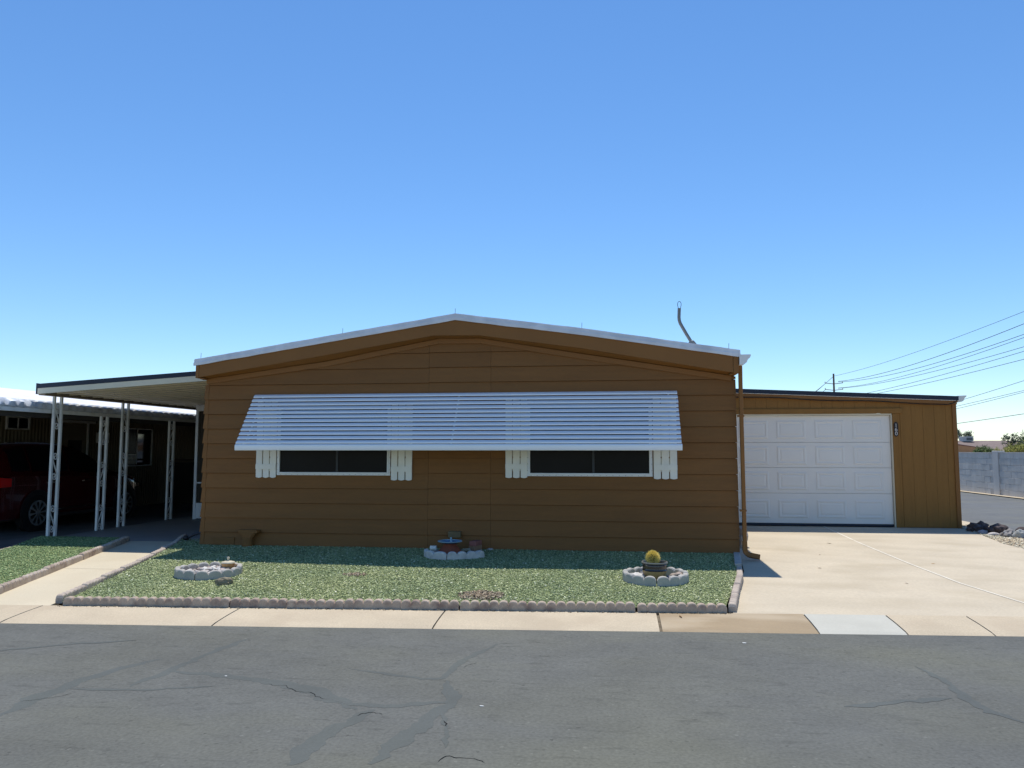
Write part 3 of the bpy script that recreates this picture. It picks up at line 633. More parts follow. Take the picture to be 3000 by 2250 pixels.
# door frame
MB().box(2.18, DX1+.20, GY-.030, GY+.0, DZ+.010, DZ+.105).build('lintel_trim', GBROWN, G, bevel=.003)
for a in (2.19, DX1+.012): MB().box(a, a+.085, GY-.024, GY-.001, .0, DZ+.008).build('jamb_trim', GBROWN, G, bevel=.003)
MB().box(DX0-.01, DX1+.005, GY-.004, GY+.10, DZ-.022, DZ+.008).build('head_stop', PATIOW, G)
for a in (DX1-.010, DX0-.022): MB().box(a, a+.022, GY-.004, GY+.10, .0, DZ-.022).build('jamb_stop', PATIOW, G)
GD = MB().box(DX0+.002, DX1-.012, GY+.075, GY+.10, .03, DZ-.024).build('garage_door', DOORW, G)
sz = [(.055, .62), (.626, 1.108), (1.114, 1.59), (1.596, 2.105)]
cols = [(2.46, 3.02), (3.175, 3.725), (3.885, 4.43), (4.58, 5.115)]
for (z0, z1) in sz:
    MB().box(DX0+.004, DX1-.014, GY+.052, GY+.075, z0, z1).build('section', DOORW, GD, bevel=.003)
    h = .35; zc = (z0+z1)/2-.01
    for (a, b) in cols:
        p0, p1 = zc-h/2, zc+h/2; yb = GY+.052; m = MB()
        rect = lambda i, yy: [(a+i, yy, p0+i), (b-i, yy, p0+i), (b-i, yy, p1-i), (a+i, yy, p1-i)]
        vs = rect(0, yb-.001)+rect(.022, yb-.010)+rect(.040, yb-.010)+rect(.055, yb-.003)+rect(.065, yb-.003)+rect(.090, yb-.009)
        fs = [(4*r+k, 4*r+(k+1) % 4, 4*r+4+(k+1) % 4, 4*r+4+k) for r in range(5) for k in range(4)]+[(20, 21, 22, 23)]
        m.add(vs, fs).build('raised_panel', DOORW, GD)
MB().box(DX0+.004, DX1-.014, GY+.050, GY+.080, .012, .054).build('bottom_seal', DARKBLUE, GD)
# roof edge, fascia, gutter, cable
def band(d0, d1, y0, y1, x0=1.76, x1=6.45): return MB().prism([(x0, rz(x0)+d0), (x1, rz(x1)+d0), (x1, rz(x1)+d1), (x0, rz(x0)+d1)], y0, y1, 'y')
GR = band(.045, .085, GY-.05, 13.1).build('roof', ROOFW, G)
band(.012, .092, GY-.085, GY-.05, 1.76, 6.46).build('roof_edge', DARKBLUE, G)
band(.004, .012, GY-.080, GY-.01, 1.76, 6.44).build('drip_flashing', POSTW, G)
band(-.062, .003, GY-.060, GY-.0, 1.76, 6.44).build('fascia', BROWN_TRIM, G, bevel=.004)
MB().tube([(1.8+i*.1, GY-.068, rz(1.8+i*.1)-.066-.012*math.sin(i*.35)) for i in range(44)]+[(6.25, GY-.07, rz(6.25)-.075), (6.36, GY-.075, rz(6.36)-.05), (6.43, GY-.08, rz(6.43)+.012)], .008, 6).build('cable', BLACK, G, smooth=True)
gx = 6.45
MB().prism([(gx, 2.46), (gx, 2.345), (gx+.06, 2.345), (gx+.10, 2.365), (gx+.125, 2.42), (gx+.155, 2.445), (gx+.158, 2.465)], GY-.07, 12.9, 'y').build('gutter', POSTW, G)
# number plate with its three figures
NP = MB(); px_, pz0, pz1 = 5.345, 1.70, 1.975; hw = .040
out = [(px_+hw*sx_*q, zz) for zz, sx_, q in ((pz0, -1, .35), (pz0, 1, .35), (pz0+.022, 1, .8), (pz0+.045, 1, 1), (pz1-.045, 1, 1), (pz1-.022, 1, .8), (pz1, 1, .35), (pz1, -1, .35), (pz1-.022, -1, .8), (pz1-.045, -1, 1), (pz0+.045, -1, 1), (pz0+.022, -1, .8))]
NPO = NP.prism(out, GY-.040, GY-.027, 'y').build('number_plate', P('dark_brown_plate', (.018, .008, .008), .4, .1), G)
for ch, zc in (('1', 1.912), ('6', 1.836), ('0', 1.760)):
    cu = bpy.data.curves.new('figure', 'FONT'); cu.body = ch; cu.size = .098; cu.extrude = .002; cu.offset = .0004; cu.align_x = 'CENTER'; cu.align_y = 'CENTER'
    to = bpy.data.objects.new('figure_source', cu); COL.objects.link(to)
    dg = bpy.context.evaluated_depsgraph_get(); me = bpy.data.meshes.new_from_object(to.evaluated_get(dg)); bpy.data.objects.remove(to); bpy.data.curves.remove(cu)
    bb = [v.co.copy() for v in me.vertices]; cxm = (max(v.x for v in bb)+min(v.x for v in bb))/2; cym = (max(v.y for v in bb)+min(v.y for v in bb))/2
    for v in me.vertices: x_, y_, z_ = v.co; v.co = ((x_-cxm)*1.02, -z_, y_-cym)
    me.materials.clear(); link('figure', me, CREAM, NPO, (px_, GY-.0425, zc))

# ================================================================== patio cover left of the home
PC = empty('patio_cover', (-9.2, .95, 0), 'cream metal patio cover with a dark roof edge left of the brown home', 'patio cover')
pz = lambda x: 2.395+(x+9.31)*.062
def pband(d0, d1, y0, y1, x0, x1): return MB().prism([(x0, pz(x0)+d0), (x1, pz(x1)+d0), (x1, pz(x1)+d1), (x0, pz(x0)+d1)], y0, y1, 'y')
y = .62; k = 0
while y < 13.8:                                                # roof pans, each with a raised seam
    m = pband(0, .03, y, y+.296, -9.20, -6.12); m.add(*(lambda b: (b.v, b.f))(pband(-.022, .0, y+.262, y+.29, -9.20, -6.12))); m.add(*(lambda b: (b.v, b.f))(pband(-.010, .0, y+.11, y+.13, -9.20, -6.12)))
    m.build('roof_pan', PATIOW, PC); y += .30; k += 1
pband(.062, .135, .57, .605, -9.32, -6.12).build('roof_edge', DARKBLUE, PC)
pband(-.030, .060, .575, .618, -9.31, -6.12).build('front_fascia', PATIOW, PC)
MB().box(-9.32, -9.20, .62, 13.8, 2.345, 2.46).build('beam', P('tan_beam', (.25, .21, .165), .6, .1), PC)
MB().box(-9.335, -9.32, .57, 13.8, 2.36, 2.54).build('side_edge', DARKBLUE, PC)
MB().box(-6.16, -6.085, .60, 13.8, 2.56, 2.62).build('hanger', PATIOW, PC)
def s_scroll():
    half = [(0.0, 0.0), (-.030, .055), (-.052, .098)]
    for i in range(15):
        t = i/14; a = R(195-470*t); r = .056*(1-t)+.017*t
        half.append((.004+r*math.cos(a), .140+r*math.sin(a)*1.05-.006*t))
    lower = [(-a, -b) for a, b in half[1:]][::-1]
    return lower+half
SC = s_scroll()
def ornate_post(parent, x, y, z0, z1, flip=1, name='post'):
    """two square rails with three S scrolls between them"""
    m = MB().box(x-.020, x+.020, y-.020-.085, y+.020-.085, z0, z0+.004)
    P0 = m.build(name, POSTW, parent); hgt = z1-z0
    for dy in (-.085, .085):
        MB().box(x-.021, x+.021, y+dy-.021, y+dy+.021, z0, z1).build('rail', POSTW, P0, bevel=.003)
    for f in (.13, .50, .86):
        zc = z0+hgt*f
        MB().tube([(x, y+a*flip*1.0, zc+b*1.15) for a, b in SC], .0100, 6, 1.).build('scroll', SCROLL, P0, smooth=True)
    return P0
for yy in (.97, 2.80, 5.9, 9.0): ornate_post(PC, -9.24, yy, 0, 2.345)
# screened porch wall under the cover
SP = empty('screen_porch', (-7.4, 4.45, 0), 'white framed screen porch wall under the patio cover', 'porch')
MB().box(-8.72, -8.66, 4.42, 4.48, 0, 2.40).build('frame_post', WHITE, SP, bevel=.003)
MB().box(-8.66, -6.10, 4.42, 4.47, 2.27, 2.40).build('header', WHITE, SP)
MB().box(-8.66, -6.10, 4.43, 4.465, .745, .775).build('rail', WHITE, SP)
MB().box(-8.66, -6.10, 4.43, 4.465, .02, .34).build('kick_panel', WHITE, SP)
MB().box(-8.66, -6.10, 4.445, 4.455, .34, .745).box(-8.66, -6.10, 4.445, 4.455, .775, 2.27).build('screen', P('dark_brown_screen', (.055, .045, .032), .8, .1), SP)
for xx in (-8.40, -7.75, -7.1): MB().box(xx, xx+.05, 4.43, 4.462, .34, 2.27).build('mullion', P('brown_mullion', (.07, .055, .04), .7, .1), SP)
MB().box(-8.72, -8.66, 4.48, 13, .0, 2.38).build('side_screen', P('dark_brown_screen2', (.06, .05, .036), .8, .1), SP)

# ================================================================== scalloped edging stones
def edging_mesh(name, n, step, h, t, mat, radius=None, dip=.38, span=None):
    """row of n scallops along x, or bent round an arc of the given radius"""
    per = 8; N = n*per; rows = []
    for i in range(N+1):
        u = (i % per)/per*2-1 if i < N else 1.
        if i % per == 0: u = -1.
        z = h*(1-dip)+h*dip*math.sqrt(max(0., 1-u*u)); bul = .0025*math.sqrt(max(0., 1-u*u))
        s = i/N
        def at(off, zz):
            if radius is None: return ((s-.5)*n*step, off, zz)
            a = (s-.5)*span; r = radius-off; return (r*math.sin(a), -r*math.cos(a), zz)
        rows.append([at(-t/2-bul, 0), at(-t/2-bul, z-.014), at(-t/2-bul+.005, z-.005), at(-t/2-bul+.016, z), at(t/2-.010, z), at(t/2, z-.012), at(t/2, 0)])
    vs = [v for r_ in rows for v in r_]; K = 7
    fs = [(K*i+k, K*i+(k+1) % K, K*(i+1)+(k+1) % K, K*(i+1)+k) for i in range(N) for k in range(K)]+[tuple(range(K)), tuple(K*N+k for k in range(K))]
    me = MB().add(vs, fs).mesh(name, (0, 0, 0)); me.materials.append(mat); return me
def stone(me, x, y, z, rot, label, group, mat=None, tilt=0.):
    o = bpy.data.objects.new('edging_stone', me); COL.objects.link(o); o.location = (x, y, z); o.rotation_euler = (tilt, rng.normal()*.010, rot); WL[o.name] = Vector((x, y, z))
    return tag(o, label, 'edging stone', group)
ST = .0925
E6 = [edging_mesh('edging_stone', 6, ST, .089, .070, EDGE), edging_mesh('edging_stone', 6, ST, .087, .068, EDGE2)]
E3 = edging_mesh('edging_stone', 3, ST, .088, .070, EDGE)
ORD = ['first', 'second', 'third', 'fourth', 'fifth', 'sixth', 'seventh', 'eighth', 'ninth', 'tenth', 'eleventh', 'twelfth', 'thirteenth', 'fourteenth', 'fifteenth']
def row(pts, zf, label, group, meshes, off=0., first=0.):
    P_ = [Vector((x, y, 0)) for x, y in pts]; cum = [0]
    for a, b in zip(P_, P_[1:]): cum.append(cum[-1]+(b-a).length)
    def at(s):
        for i in range(len(P_)-1):
            if s <= cum[i+1]+1e-6: return P_[i]+(P_[i+1]-P_[i])*((s-cum[i])/(cum[i+1]-cum[i]))
        return P_[-1]
    s = first; k = 0
    while s < cum[-1]-.1:
        L = 6*ST+.005; me = meshes[k % len(meshes)]
        if s+L > cum[-1]+.12: L = 3*ST+.004; me = E3
        a, b = at(s), at(min(s+L, cum[-1])); d = (b-a).normalized(); m = a+d*L/2+Vector((-d.y, d.x, 0))*off
        stone(me, m.x+rng.normal()*.004, m.y+rng.normal()*.004, zf(m.x, m.y)-.004+rng.normal()*.003, math.atan2(d.y, d.x)+rng.normal()*.012, ORD[k]+' '+label, group)
        s += L; k += 1
row([(x, back_y(x)) for x in (-5.36, 1.15)], lambda x, y: -.074, 'scalloped stone from the left in the brown row along the sidewalk', 'edging stones along the sidewalk', [E6[0]], off=.036)
row([(-5.47, -3.72), (-6.11, -1.28), (-6.52, .04), (-6.90, .98)], z_walk, 'scalloped stone from the street in the row right of the walkway', 'edging stones right of the walkway', [E6[1]], off=-.0)
row([(-6.30, -3.86), (-6.93, -1.77), (-7.39, -.30), (-7.71, .78)], z_walk, 'scalloped stone from the street in the row left of the walkway', 'edging stones left of the walkway', [E6[1], E6[0]])
row([(-9.26, .74), (-8.75, -.5), (-7.72, -3.95)], lambda x, y: -.05 if y > -1 else -.07, "scalloped stone from the carport in the row beside the neighbour's drive", 'edging stones beside the neighbouring drive', [E6[1]])
row([(1.12, -3.26), (1.30, -2.34), (1.47, -1.55), (1.55, -1.02)], z_drive, 'scalloped stone from the street in the short row beside the driveway', 'edging stones beside the driveway', [E6[1]])
fb_ = MB().add([(1.50, -.98, -.05), (1.585, -.98, -.05), (1.77, .34, -.04), (1.685, .34, -.04), (1.50, -.98, .055), (1.585, -.98, .055), (1.77, .34, .075), (1.685, .34, .075)],
              [(0, 3, 2, 1), (4, 5, 6, 7), (0, 1, 5, 4), (1, 2, 6, 5), (2, 3, 7, 6), (3, 0, 4, 7)]).build('concrete_bar', EDGEG, bevel=.006)
tag(fb_, 'flat grey concrete bar at the foot of the downspout', 'edging')
# rings
def ring(cx, cy, z, r, rot0, label, group, mat, angs=(0, 90, 180, 270), n=4, h=.105):
    me = edging_mesh('edging_stone', n, ST, h, .058, mat, radius=r, span=R(88))
    for a in angs:
        q = (rot0+a) % 360; side_ = ['right front', 'right rear', 'left rear', 'left front'][int(q//90) % 4] if len(angs) > 1 else 'left front'
        stone(me, cx, cy, z+rng.normal()*.003, R(rot0+a), side_+' '+label, group, tilt=rng.normal()*.01)
ring(-4.72, -2.20, z_lawn(0, -2.2)-.004, .345, 50, 'grey scalloped stone of the pebble-filled ring', 'stones of the pebble ring', EDGEG)
ring(.48, -1.98, z_lawn(0, -1.98)-.004, .335, 44, 'grey scalloped stone of the ring round the cactus pot', 'stones of the cactus ring', EDGEG)
ring(-2.12, -.58, z_lawn(0, -.5)-.004, .36, 0, 'whitewashed scalloped stone in front of the blue dish', 'whitewashed edging stones', EDGEW, angs=(-46,), h=.100, n=3)
mw = edging_mesh('edging_stone', 4, ST, .098, .058, EDGEW, radius=.70, span=R(42))
stone(mw, -2.25, -.235, z_lawn(0, -.6)-.004, R(31), 'whitewashed scalloped stone curving right from the blue dish to the wall', None)
# ------------------------------------------------------------------ pebble ring contents
zr = z_lawn(0, -2.2)
PEB = [rock_mesh('pebble', .042, .030, .024, s, .12, 1) for s in range(5)]
PM = [ROCKP, P('white_pebble', (.66, .62, .56), .7, .1), P('dark_pebble', (.07, .06, .06), .6, .2), P('pink_pebble', (.50, .39, .33), .7, .12)]
fill = MB().lathe([(.0, .0), (.305, .0), (.305, .016), (.2, .028), (.0, .034)], (-4.72, -2.2, zr), 24).build('pebble_bed', GRAVELB); tag(fill, 'low mound of dirt under the pebbles in the grey ring', 'soil', kind='stuff')
pc = [m.copy() for m in PEB for _ in (0,)]
var = {}
for i in range(70):
    a, q = rng.random()*2*math.pi, math.sqrt(rng.random())*.26; k = int(rng.integers(5)); mi = int(rng.choice(4, p=[.3, .38, .10, .22]))
    if (k, mi) not in var: mm = PEB[k].copy(); mm.materials.append(PM[mi]); var[(k, mi)] = mm
    o = bpy.data.objects.new('pebble', var[(k, mi)]); COL.objects.link(o); s = .75+.6*rng.random(); o.scale = (s, s, s)
    o.location = (-4.72+q*math.cos(a), -2.2+q*math.sin(a), zr+.030-.03*(q/.3)**2+.012*(rng.random())); o.rotation_euler = (rng.normal()*.2, rng.normal()*.2, rng.random()*6)
    tag(o, 'smooth pebble among those heaped inside the grey ring', 'pebble', 'pebbles in the grey ring')
PT = empty('small_pot', (-4.56, -2.05, zr+.02), 'small yellow-brown lidded pot sitting in the pebble ring', 'pot')
MB().lathe([(.045, 0), (.065, .03), (.075, .065), (.078, .085), (.070, .085), (.066, .06)], (-4.56, -2.05, zr+.03), 20).build('body', YELLOWPOT, PT, smooth=True)
MB().lathe([(.082, .085), (.075, .098), (.04, .108), (.012, .112), (.012, .135), (.018, .142), (.012, .155), (.0, .158)], (-4.56, -2.05, zr+.03), 20).build('lid', P('cream_glaze', (.60, .54, .40), .4, .1), PT, smooth=True)
MB().tube([(-4.485, -2.05, zr+.105), (-4.455, -2.06, zr+.10), (-4.45, -2.06, zr+.075), (-4.485, -2.05, zr+.06)], .007, 6).build('handle', YELLOWPOT, PT, smooth=True)
def rock(name, mat, x, y, z, sx, sy, sz, seed, rot, label, group=None, rough=.28, sub=3):
    me = rock_mesh(name, sx, sy, sz, seed, rough, sub); o = link(name, me, mat, None, (x, y, z)); o.rotation_euler = (0, 0, rot); tag(o, label, 'rock', group); return o
rock('rock', ROCKT, -4.25, -2.74, z_lawn(0, -2.8)-.010, .092, .055, .062, 3, .28, 'mottled tan and green rock leaning before the pebble ring', rough=.35)
# ------------------------------------------------------------------ cactus ring contents
zc = z_lawn(0, -1.98); PX, PY = .475, -1.96
CP = empty('cactus_pot', (PX, PY, zc), 'two-tone glazed pot in the grey ring near the driveway', 'pot')
MB().lathe([(.092, .0), (.102, .008), (.120, .055), (.134, .095), (.137, .107)], (PX, PY, zc), 36).build('lower_body', POTT, CP, smooth=True)
MB().lathe([(.137, .107), (.142, .113), (.137, .120), (.135, .135), (.137, .158), (.135, .170), (.140, .176), (.136, .184)], (PX, PY, zc), 36).build('glazed_band', POTD, CP, smooth=True)
MB().lathe([(.136, .184), (.146, .189), (.149, .197), (.144, .204), (.132, .204), (.128, .195), (.126, .178), (.0, .176)], (PX, PY, zc), 36).build('rim', POTR, CP, smooth=True)
CK = empty('barrel_cactus', (PX-.020, PY, zc+.18), 'round barrel cactus with dense yellow spines growing in the glazed pot', 'cactus')
cc = Vector((PX-.020, PY, zc+.240)); body = MB(); nr, nl = 16, 12; vs = []
for j in range(nl+1):
    ph = math.pi*j/nl-.5*math.pi
    for i in range(nr*4):
        th = 2*math.pi*i/(nr*4); rr = .060*(1+.06*math.cos(nr*th)); vs.append(cc+Vector((rr*math.cos(ph)*math.cos(th), rr*math.cos(ph)*math.sin(th), .060*math.sin(ph))))
M_ = nr*4; body.add(vs, [(j*M_+i, j*M_+(i+1) % M_, (j+1)*M_+(i+1) % M_, (j+1)*M_+i) for j in range(nl) for i in range(M_)])
body.build('body', CACT, CK, smooth=True)
sp = MB()
for i in range(nr*2):
    th0 = 2*math.pi*i/(nr*2)
    for j in range(13):
        ph = R(-48)+R(138)*j/12; d0 = Vector((math.cos(ph)*math.cos(th0), math.cos(ph)*math.sin(th0), math.sin(ph)))
        for k in range(5):
            d = (d0+Vector(rng.normal(size=3))*.36).normalized(); L = .020+.020*rng.random(); p = cc+d0*.060
            a = d.orthogonal().normalized()*.0020; b = d.cross(a)
            sp.add([p+a, p-a*.5+b*.87, p-a*.5-b*.87, p+d*L], [(0, 1, 3), (1, 2, 3), (2, 0, 3)])
o = sp.build('spines', SPINE, CK); tag(o, kind='stuff')
rock('rock', PM[1], .27, -2.02, zc-.004, .095, .075, .06, 11, .3, 'white rock lying left of the pot inside the cactus ring')
rock('rock', ROCKP, .36, -1.93, zc-.004, .05, .04, .05, 12, .9, 'small pale rock against the left side of the cactus pot')
rock('rock', P('blue_grey_rock', (.13, .13, .16), .7, .3, 12., .3, 40), .64, -2.03, zc-.004, .055, .05, .04, 13, .2, 'small blue-grey rock right of the cactus pot')
rock('rock', EDGE2, .73, -1.92, zc-.004, .085, .06, .055, 14, -.5, 'flat brown rock at the right inside the cactus ring')
rock('rock', ROCKP, .37, -1.72, zc-.004, .06, .05, .07, 15, .5, 'pale upright rock behind the cactus pot')
# ------------------------------------------------------------------ dish, bricks and bits under the wall
zd = z_lawn(0, -.5); DXc, DYc = -2.19, -.46
MB_ = MB().lathe([(.165, 0), (.168, .02), (.150, .055), (.115, .095), (.085, .125), (.08, .14), (.0, .14)], (DXc, DYc, zd), 28).build('terracotta_pot', TERRA, smooth=True); tag(MB_, 'upturned red terracotta pot holding the blue dish', 'pot')
DI = empty('water_dish', (DXc, DYc, zd+.14), 'shallow blue glazed dish on the upturned terracotta pot', 'dish')
MB().lathe([(.05, .14), (.12, .150), (.158, .172), (.150, .172), (.115, .156), (.0, .150)], (DXc, DYc, zd), 32).build('bowl', DISH, DI, smooth=True)
MB().lathe([(.150, .170), (.163, .168), (.170, .176), (.163, .182), (.150, .180)], (DXc, DYc, zd), 32, ring=True).build('rim', DISHR, DI, smooth=True)
MB().lathe([(.012, .150), (.020, .165), (.010, .185), (.008, .200), (.015, .210), (.012, .222), (.0, .226)], (DXc+.01, DYc+.02, zd), 12).build('figure', DISHR, DI, smooth=True)
def brick(mat, x, y, z, rot, label):
    o = link('brick', MB().box(-.05, .05, -.10, .10, 0, .062).mesh('brick', (0, 0, 0), .004), mat, None, (x, y, z)); o.rotation_euler = (0, 0, rot); tag(o, label, 'brick')
brick(BRICKT, -1.885, -.20, zd+.03, R(-22), 'tan brick at the bottom of the pair beside the blue dish')
brick(BRICKM, -1.880, -.21, zd+.0935, R(-15), 'pinkish red brick on top of the pair beside the blue dish')
brick(EDGEG, -1.88, -.21, zd-.034, R(-20), 'grey brick half sunk under the two red bricks')
o = MB().lathe([(.0, -.045), (.036, -.045), (.036, .045), (.030, .045), (.030, -.03), (.0, -.03)], (-2.475, -.22, zd+.045), 18, 'x').build('white_can', SHUT, smooth=True); tag(o, 'small white can lying on its side left of the blue dish', 'can')
o = MB().tube([(-2.08, -.42, zd+.03), (-2.0, -.40, zd+.045), (-1.93, -.42, zd+.055), (-1.90, -.46, zd+.03)], [.018, .026, .024, .012], 8).build('driftwood', P('pale_driftwood', (.33, .28, .20), .9, .2, 14.), smooth=True); tag(o, 'pale piece of driftwood right of the terracotta pot', 'driftwood')
rock('rock', ROCKP, -1.70, -.06, zd-.006, .05, .035, .028, 21, .1, 'white stone by the wall at the end of the whitewashed edging')
rock('rock', ROCKG, -2.39, -.36, zd-.004, .05, .04, .03, 22, .1, 'grey stone beside the upturned terracotta pot')
# ------------------------------------------------------------------ things round the corners of the home
pv = MB().box(-6.60, -6.08, .42, .70, .02, .055).build('paver', EDGEG, bevel=.005); tag(pv, 'grey concrete paver beside the left corner of the home', 'paver')
HO = empty('garden_hose', (-6.4, .5, .055), 'dark hose curving over the paver at the left corner of the home', 'hose')
MB().tube([(-6.56, .46, .085), (-6.52, .47, .098), (-6.45, .48, .135), (-6.36, .49, .165), (-6.26, .50, .175), (-6.15, .50, .16), (-6.10, .51, .12), (-6.09, .52, .07)], .022, 10).build('tube', P('blue_black_hose', (.030, .034, .045), .4, .1), HO, smooth=True)
MB().lathe([(.034, -.03), (.040, -.01), (.040, .03), (.028, .045)], (-6.565, .46, .085), 14, 'x').build('coupling', BLACK, HO, smooth=True)
JG = empty('watering_can', (-6.66, 1.75, 0), 'dark plastic watering can on the patio behind the home corner', 'watering can')
MB().lathe([(.085, 0), (.090, .01), (.085, .14), (.070, .16), (.055, .165), (.0, .165)], (-6.66, 1.75, .0), 18).build('body', P('blue_black_plastic', (.014, .016, .026), .4, .1), JG, smooth=True)
MB().tube([(-6.73, 1.74, .05), (-6.78, 1.73, .12), (-6.84, 1.72, .175)], [.020, .016, .022], 8).build('spout', BLACK, JG, smooth=True)
MB().tube([(-6.72, 1.75, .15), (-6.70, 1.75, .20), (-6.65, 1.75, .215), (-6.60, 1.75, .20), (-6.58, 1.75, .15)], .010, 8).build('handle', BLACK, JG, smooth=True)
bgm = rock_mesh('canvas_bundle', .10, .13, .20, 31, .30, 3); o = link('canvas_bundle', bgm, CLOTH, None, (1.93, 1.25, -.03)); tag(o, 'crumpled grey canvas bundle behind the downspout', 'bundle')
# ------------------------------------------------------------------ rocks at the far end of the driveway
for (x, y, sx, sy, sz, sd_, rt, mt, lb, rg) in [
    (6.50, 3.98, .20, .16, .15, 41, .1, LAVA, 'dark lava rock nearest the garage corner', .5),
    (6.66, 3.62, .18, .16, .15, 42, .6, LAVA, 'large dark lava rock in the middle of the rock row', .5),
    (6.42, 3.62, .10, .09, .075, 43, .2, P('mauve_rock', (.40, .35, .35), .7, .1), 'smooth mauve rock in front of the first lava rock', .15),
    (6.47, 3.33, .12, .08, .070, 44, .1, ROCKP, 'smooth pale rock on the driveway side of the rock row', .15),
    (6.60, 3.12, .15, .13, .13, 45, .4, ROCKG, 'mottled grey rock right of the large lava rock', .4),
    (6.70, 2.96, .12, .07, .13, 46, -.6, P('light_grey_rock', (.45, .45, .42), .8, .15), 'angular light grey rock leaning on the mottled one', .45),
    (6.90, 3.25, .20, .17, .14, 47, .9, LAVA, 'dark lava rock at the right end of the rock row', .5),
    (6.78, 2.78, .12, .09, .08, 48, .3, ROCKG, 'low grey rock at the right edge of the rock row', .3),
    (6.58, 4.35, .09, .07, .05, 49, .3, ROCKP, 'small pale rock behind the first lava rock', .2)]:
    rock('rock', mt, x, y, z_gb(x, y)-.02, sx*.85, sy*.85, sz*.78, sd_, rt, lb, 'rocks along the driveway end', rg)
# small litter
for i, (x, y, zf_, s, mt) in enumerate([(-2.66, -5.72, z_road, .012, PAPER), (-.80, -6.12, z_road, .016, PAPER), (1.06, -4.30, z_road, .018, PAPER)]):
    o = rock_mesh('litter', s, s*.45, s*.15, 60+i, .3, 1); o = link('litter', o, mt, None, (x, y, zf_(x, y)+.001)); tag(o, 'tiny white scrap of litter '+['on the left part of the road', 'in the middle of the road', 'on the road edge before the white slab'][i], 'litter', 'white scraps on the road')
for i, (x, y) in enumerate([(3.35, 1.75), (4.15, -.1), (2.6, -.6), (5.2, -1.2), (4.7, -1.7), (2.9, .55), (.62, -3.53), (3.3, -1.55)]):
    z = z_drive(x, y) if y > back_y(x) else z_sw(x, y)
    me = MB().add([(-.05, 0, .004), (0, -.012, .001), (.05, 0, .010), (0, .014, .012)], [(0, 1, 2, 3)]).mesh('leaf', (0, 0, 0)); o = link('dry_leaf', me, LEAFDRY, None, (x, y, z+.002)); o.rotation_euler = (0, 0, rng.random()*6); k = .5+.5*rng.random(); o.scale = (k, k, k)
    tag(o, 'small dry brown leaf '+['on the driveway near the garage door', 'right of the pale driveway joint', 'on the driveway in front of the downspout', 'far out on the right half of the driveway', 'near the street on the right half of the driveway', 'in the middle of the left half of the driveway', 'on the stained sidewalk slab', 'on the driveway left of the joint near the street'][i], 'leaf', 'dry leaves on the concrete')

# ================================================================== neighbouring mobile home and its carport on the left
N = empty('neighbour_home', (-13.5, 6, -.05), 'beige corrugated mobile home behind the dark carport at the left', 'house')
NX = -12.6; vs = []; fs = []; k = 0; y = .2
prof = [(0, 0), (.045, 0), (.06, .022), (.085, .022), (.10, 0)]
ys = []
while y < 14.5:
    for d, h_ in prof[:-1]: ys.append((y+d, h_))
    y += .10
for (yy, h_) in ys: vs += [(NX+h_, yy, -.05), (NX+h_, yy, 2.42)]
fs = [(2*i, 2*i+1, 2*i+3, 2*i+2) for i in range(len(ys)-1)]
NWL = MB().add(vs, fs).build('wall', BEIGE, N)
MB().box(-17, NX-.01, .2, .3, -.05, 2.5).build('end_wall', BEIGE, N)
MB().prism([(NX+.25, 2.42), (-14.9, 2.98), (-17.4, 2.42), (-17.4, 2.34), (-14.9, 2.88), (NX+.25, 2.32)], .0, 14.6, 'y').build('roof', ROOFW, N)
def nwindow(y0, y1, z0, z1, blinds=False):
    wn = MB().box(NX+.02, NX+.06, y0, y1, z0, z0+.03).box(NX+.02, NX+.06, y0, y1, z1-.03, z1).box(NX+.02, NX+.06, y0, y0+.03, z0+.03, z1-.03).box(NX+.02, NX+.06, y1-.03, y1, z0+.03, z1-.03).build('window', POSTW, N)
    ym = (y0+y1)/2
    MB().box(NX+.024, NX+.034, y0+.03, ym-.012, z0+.03, z1-.03).build('pane', PANE, wn)
    MB().box(NX+.024, NX+.034, ym+.012, y1-.03, z0+.03, z1-.03).build('pane', CARGLASS, wn)
    MB().box(NX+.022, NX+.050, ym-.012, ym+.012, z0+.03, z1-.03).build('mullion', POSTW, wn)
    if blinds:
        for i in range(8): MB().box(NX+.035, NX+.040, y0+.04, ym-.02, z0+.05+i*.035, z0+.07+i*.035).build('blind_slat', PATIOW, wn)
nwindow(7.6, 8.95, 1.02, 2.02, True); nwindow(3.75, 4.4, 1.88, 2.16)
ndr = MB().box(NX+.022, NX+.05, 5.35, 6.25, -.03, 2.03).build('door', BEIGE, N)
MB().box(NX+.05, NX+.058, 5.62, 6.08, .9, 1.68).build('pane', PANE, ndr)
MB().box(NX+.05, NX+.075, 5.30, 5.35, -.03, 2.08).build('frame', POSTW, ndr); MB().box(NX+.05, NX+.075, 6.25, 6.30, -.03, 2.08).build('frame', POSTW, ndr); MB().box(NX+.05, NX+.10, 5.2, 6.5, 2.08, 2.14).build('drip_cap', POSTW, ndr)
for a in (6.62, 6.83): MB().box(NX+.02, NX+.12, a, a+.17, 1.62, 1.88).build('meter_box', POSTW, N, bevel=.01)
C2 = empty('carport', (-9.28, 2.1, -.05), "neighbour's carport roof with crimped metal edge on ornate posts", 'carport')
y = -1.6
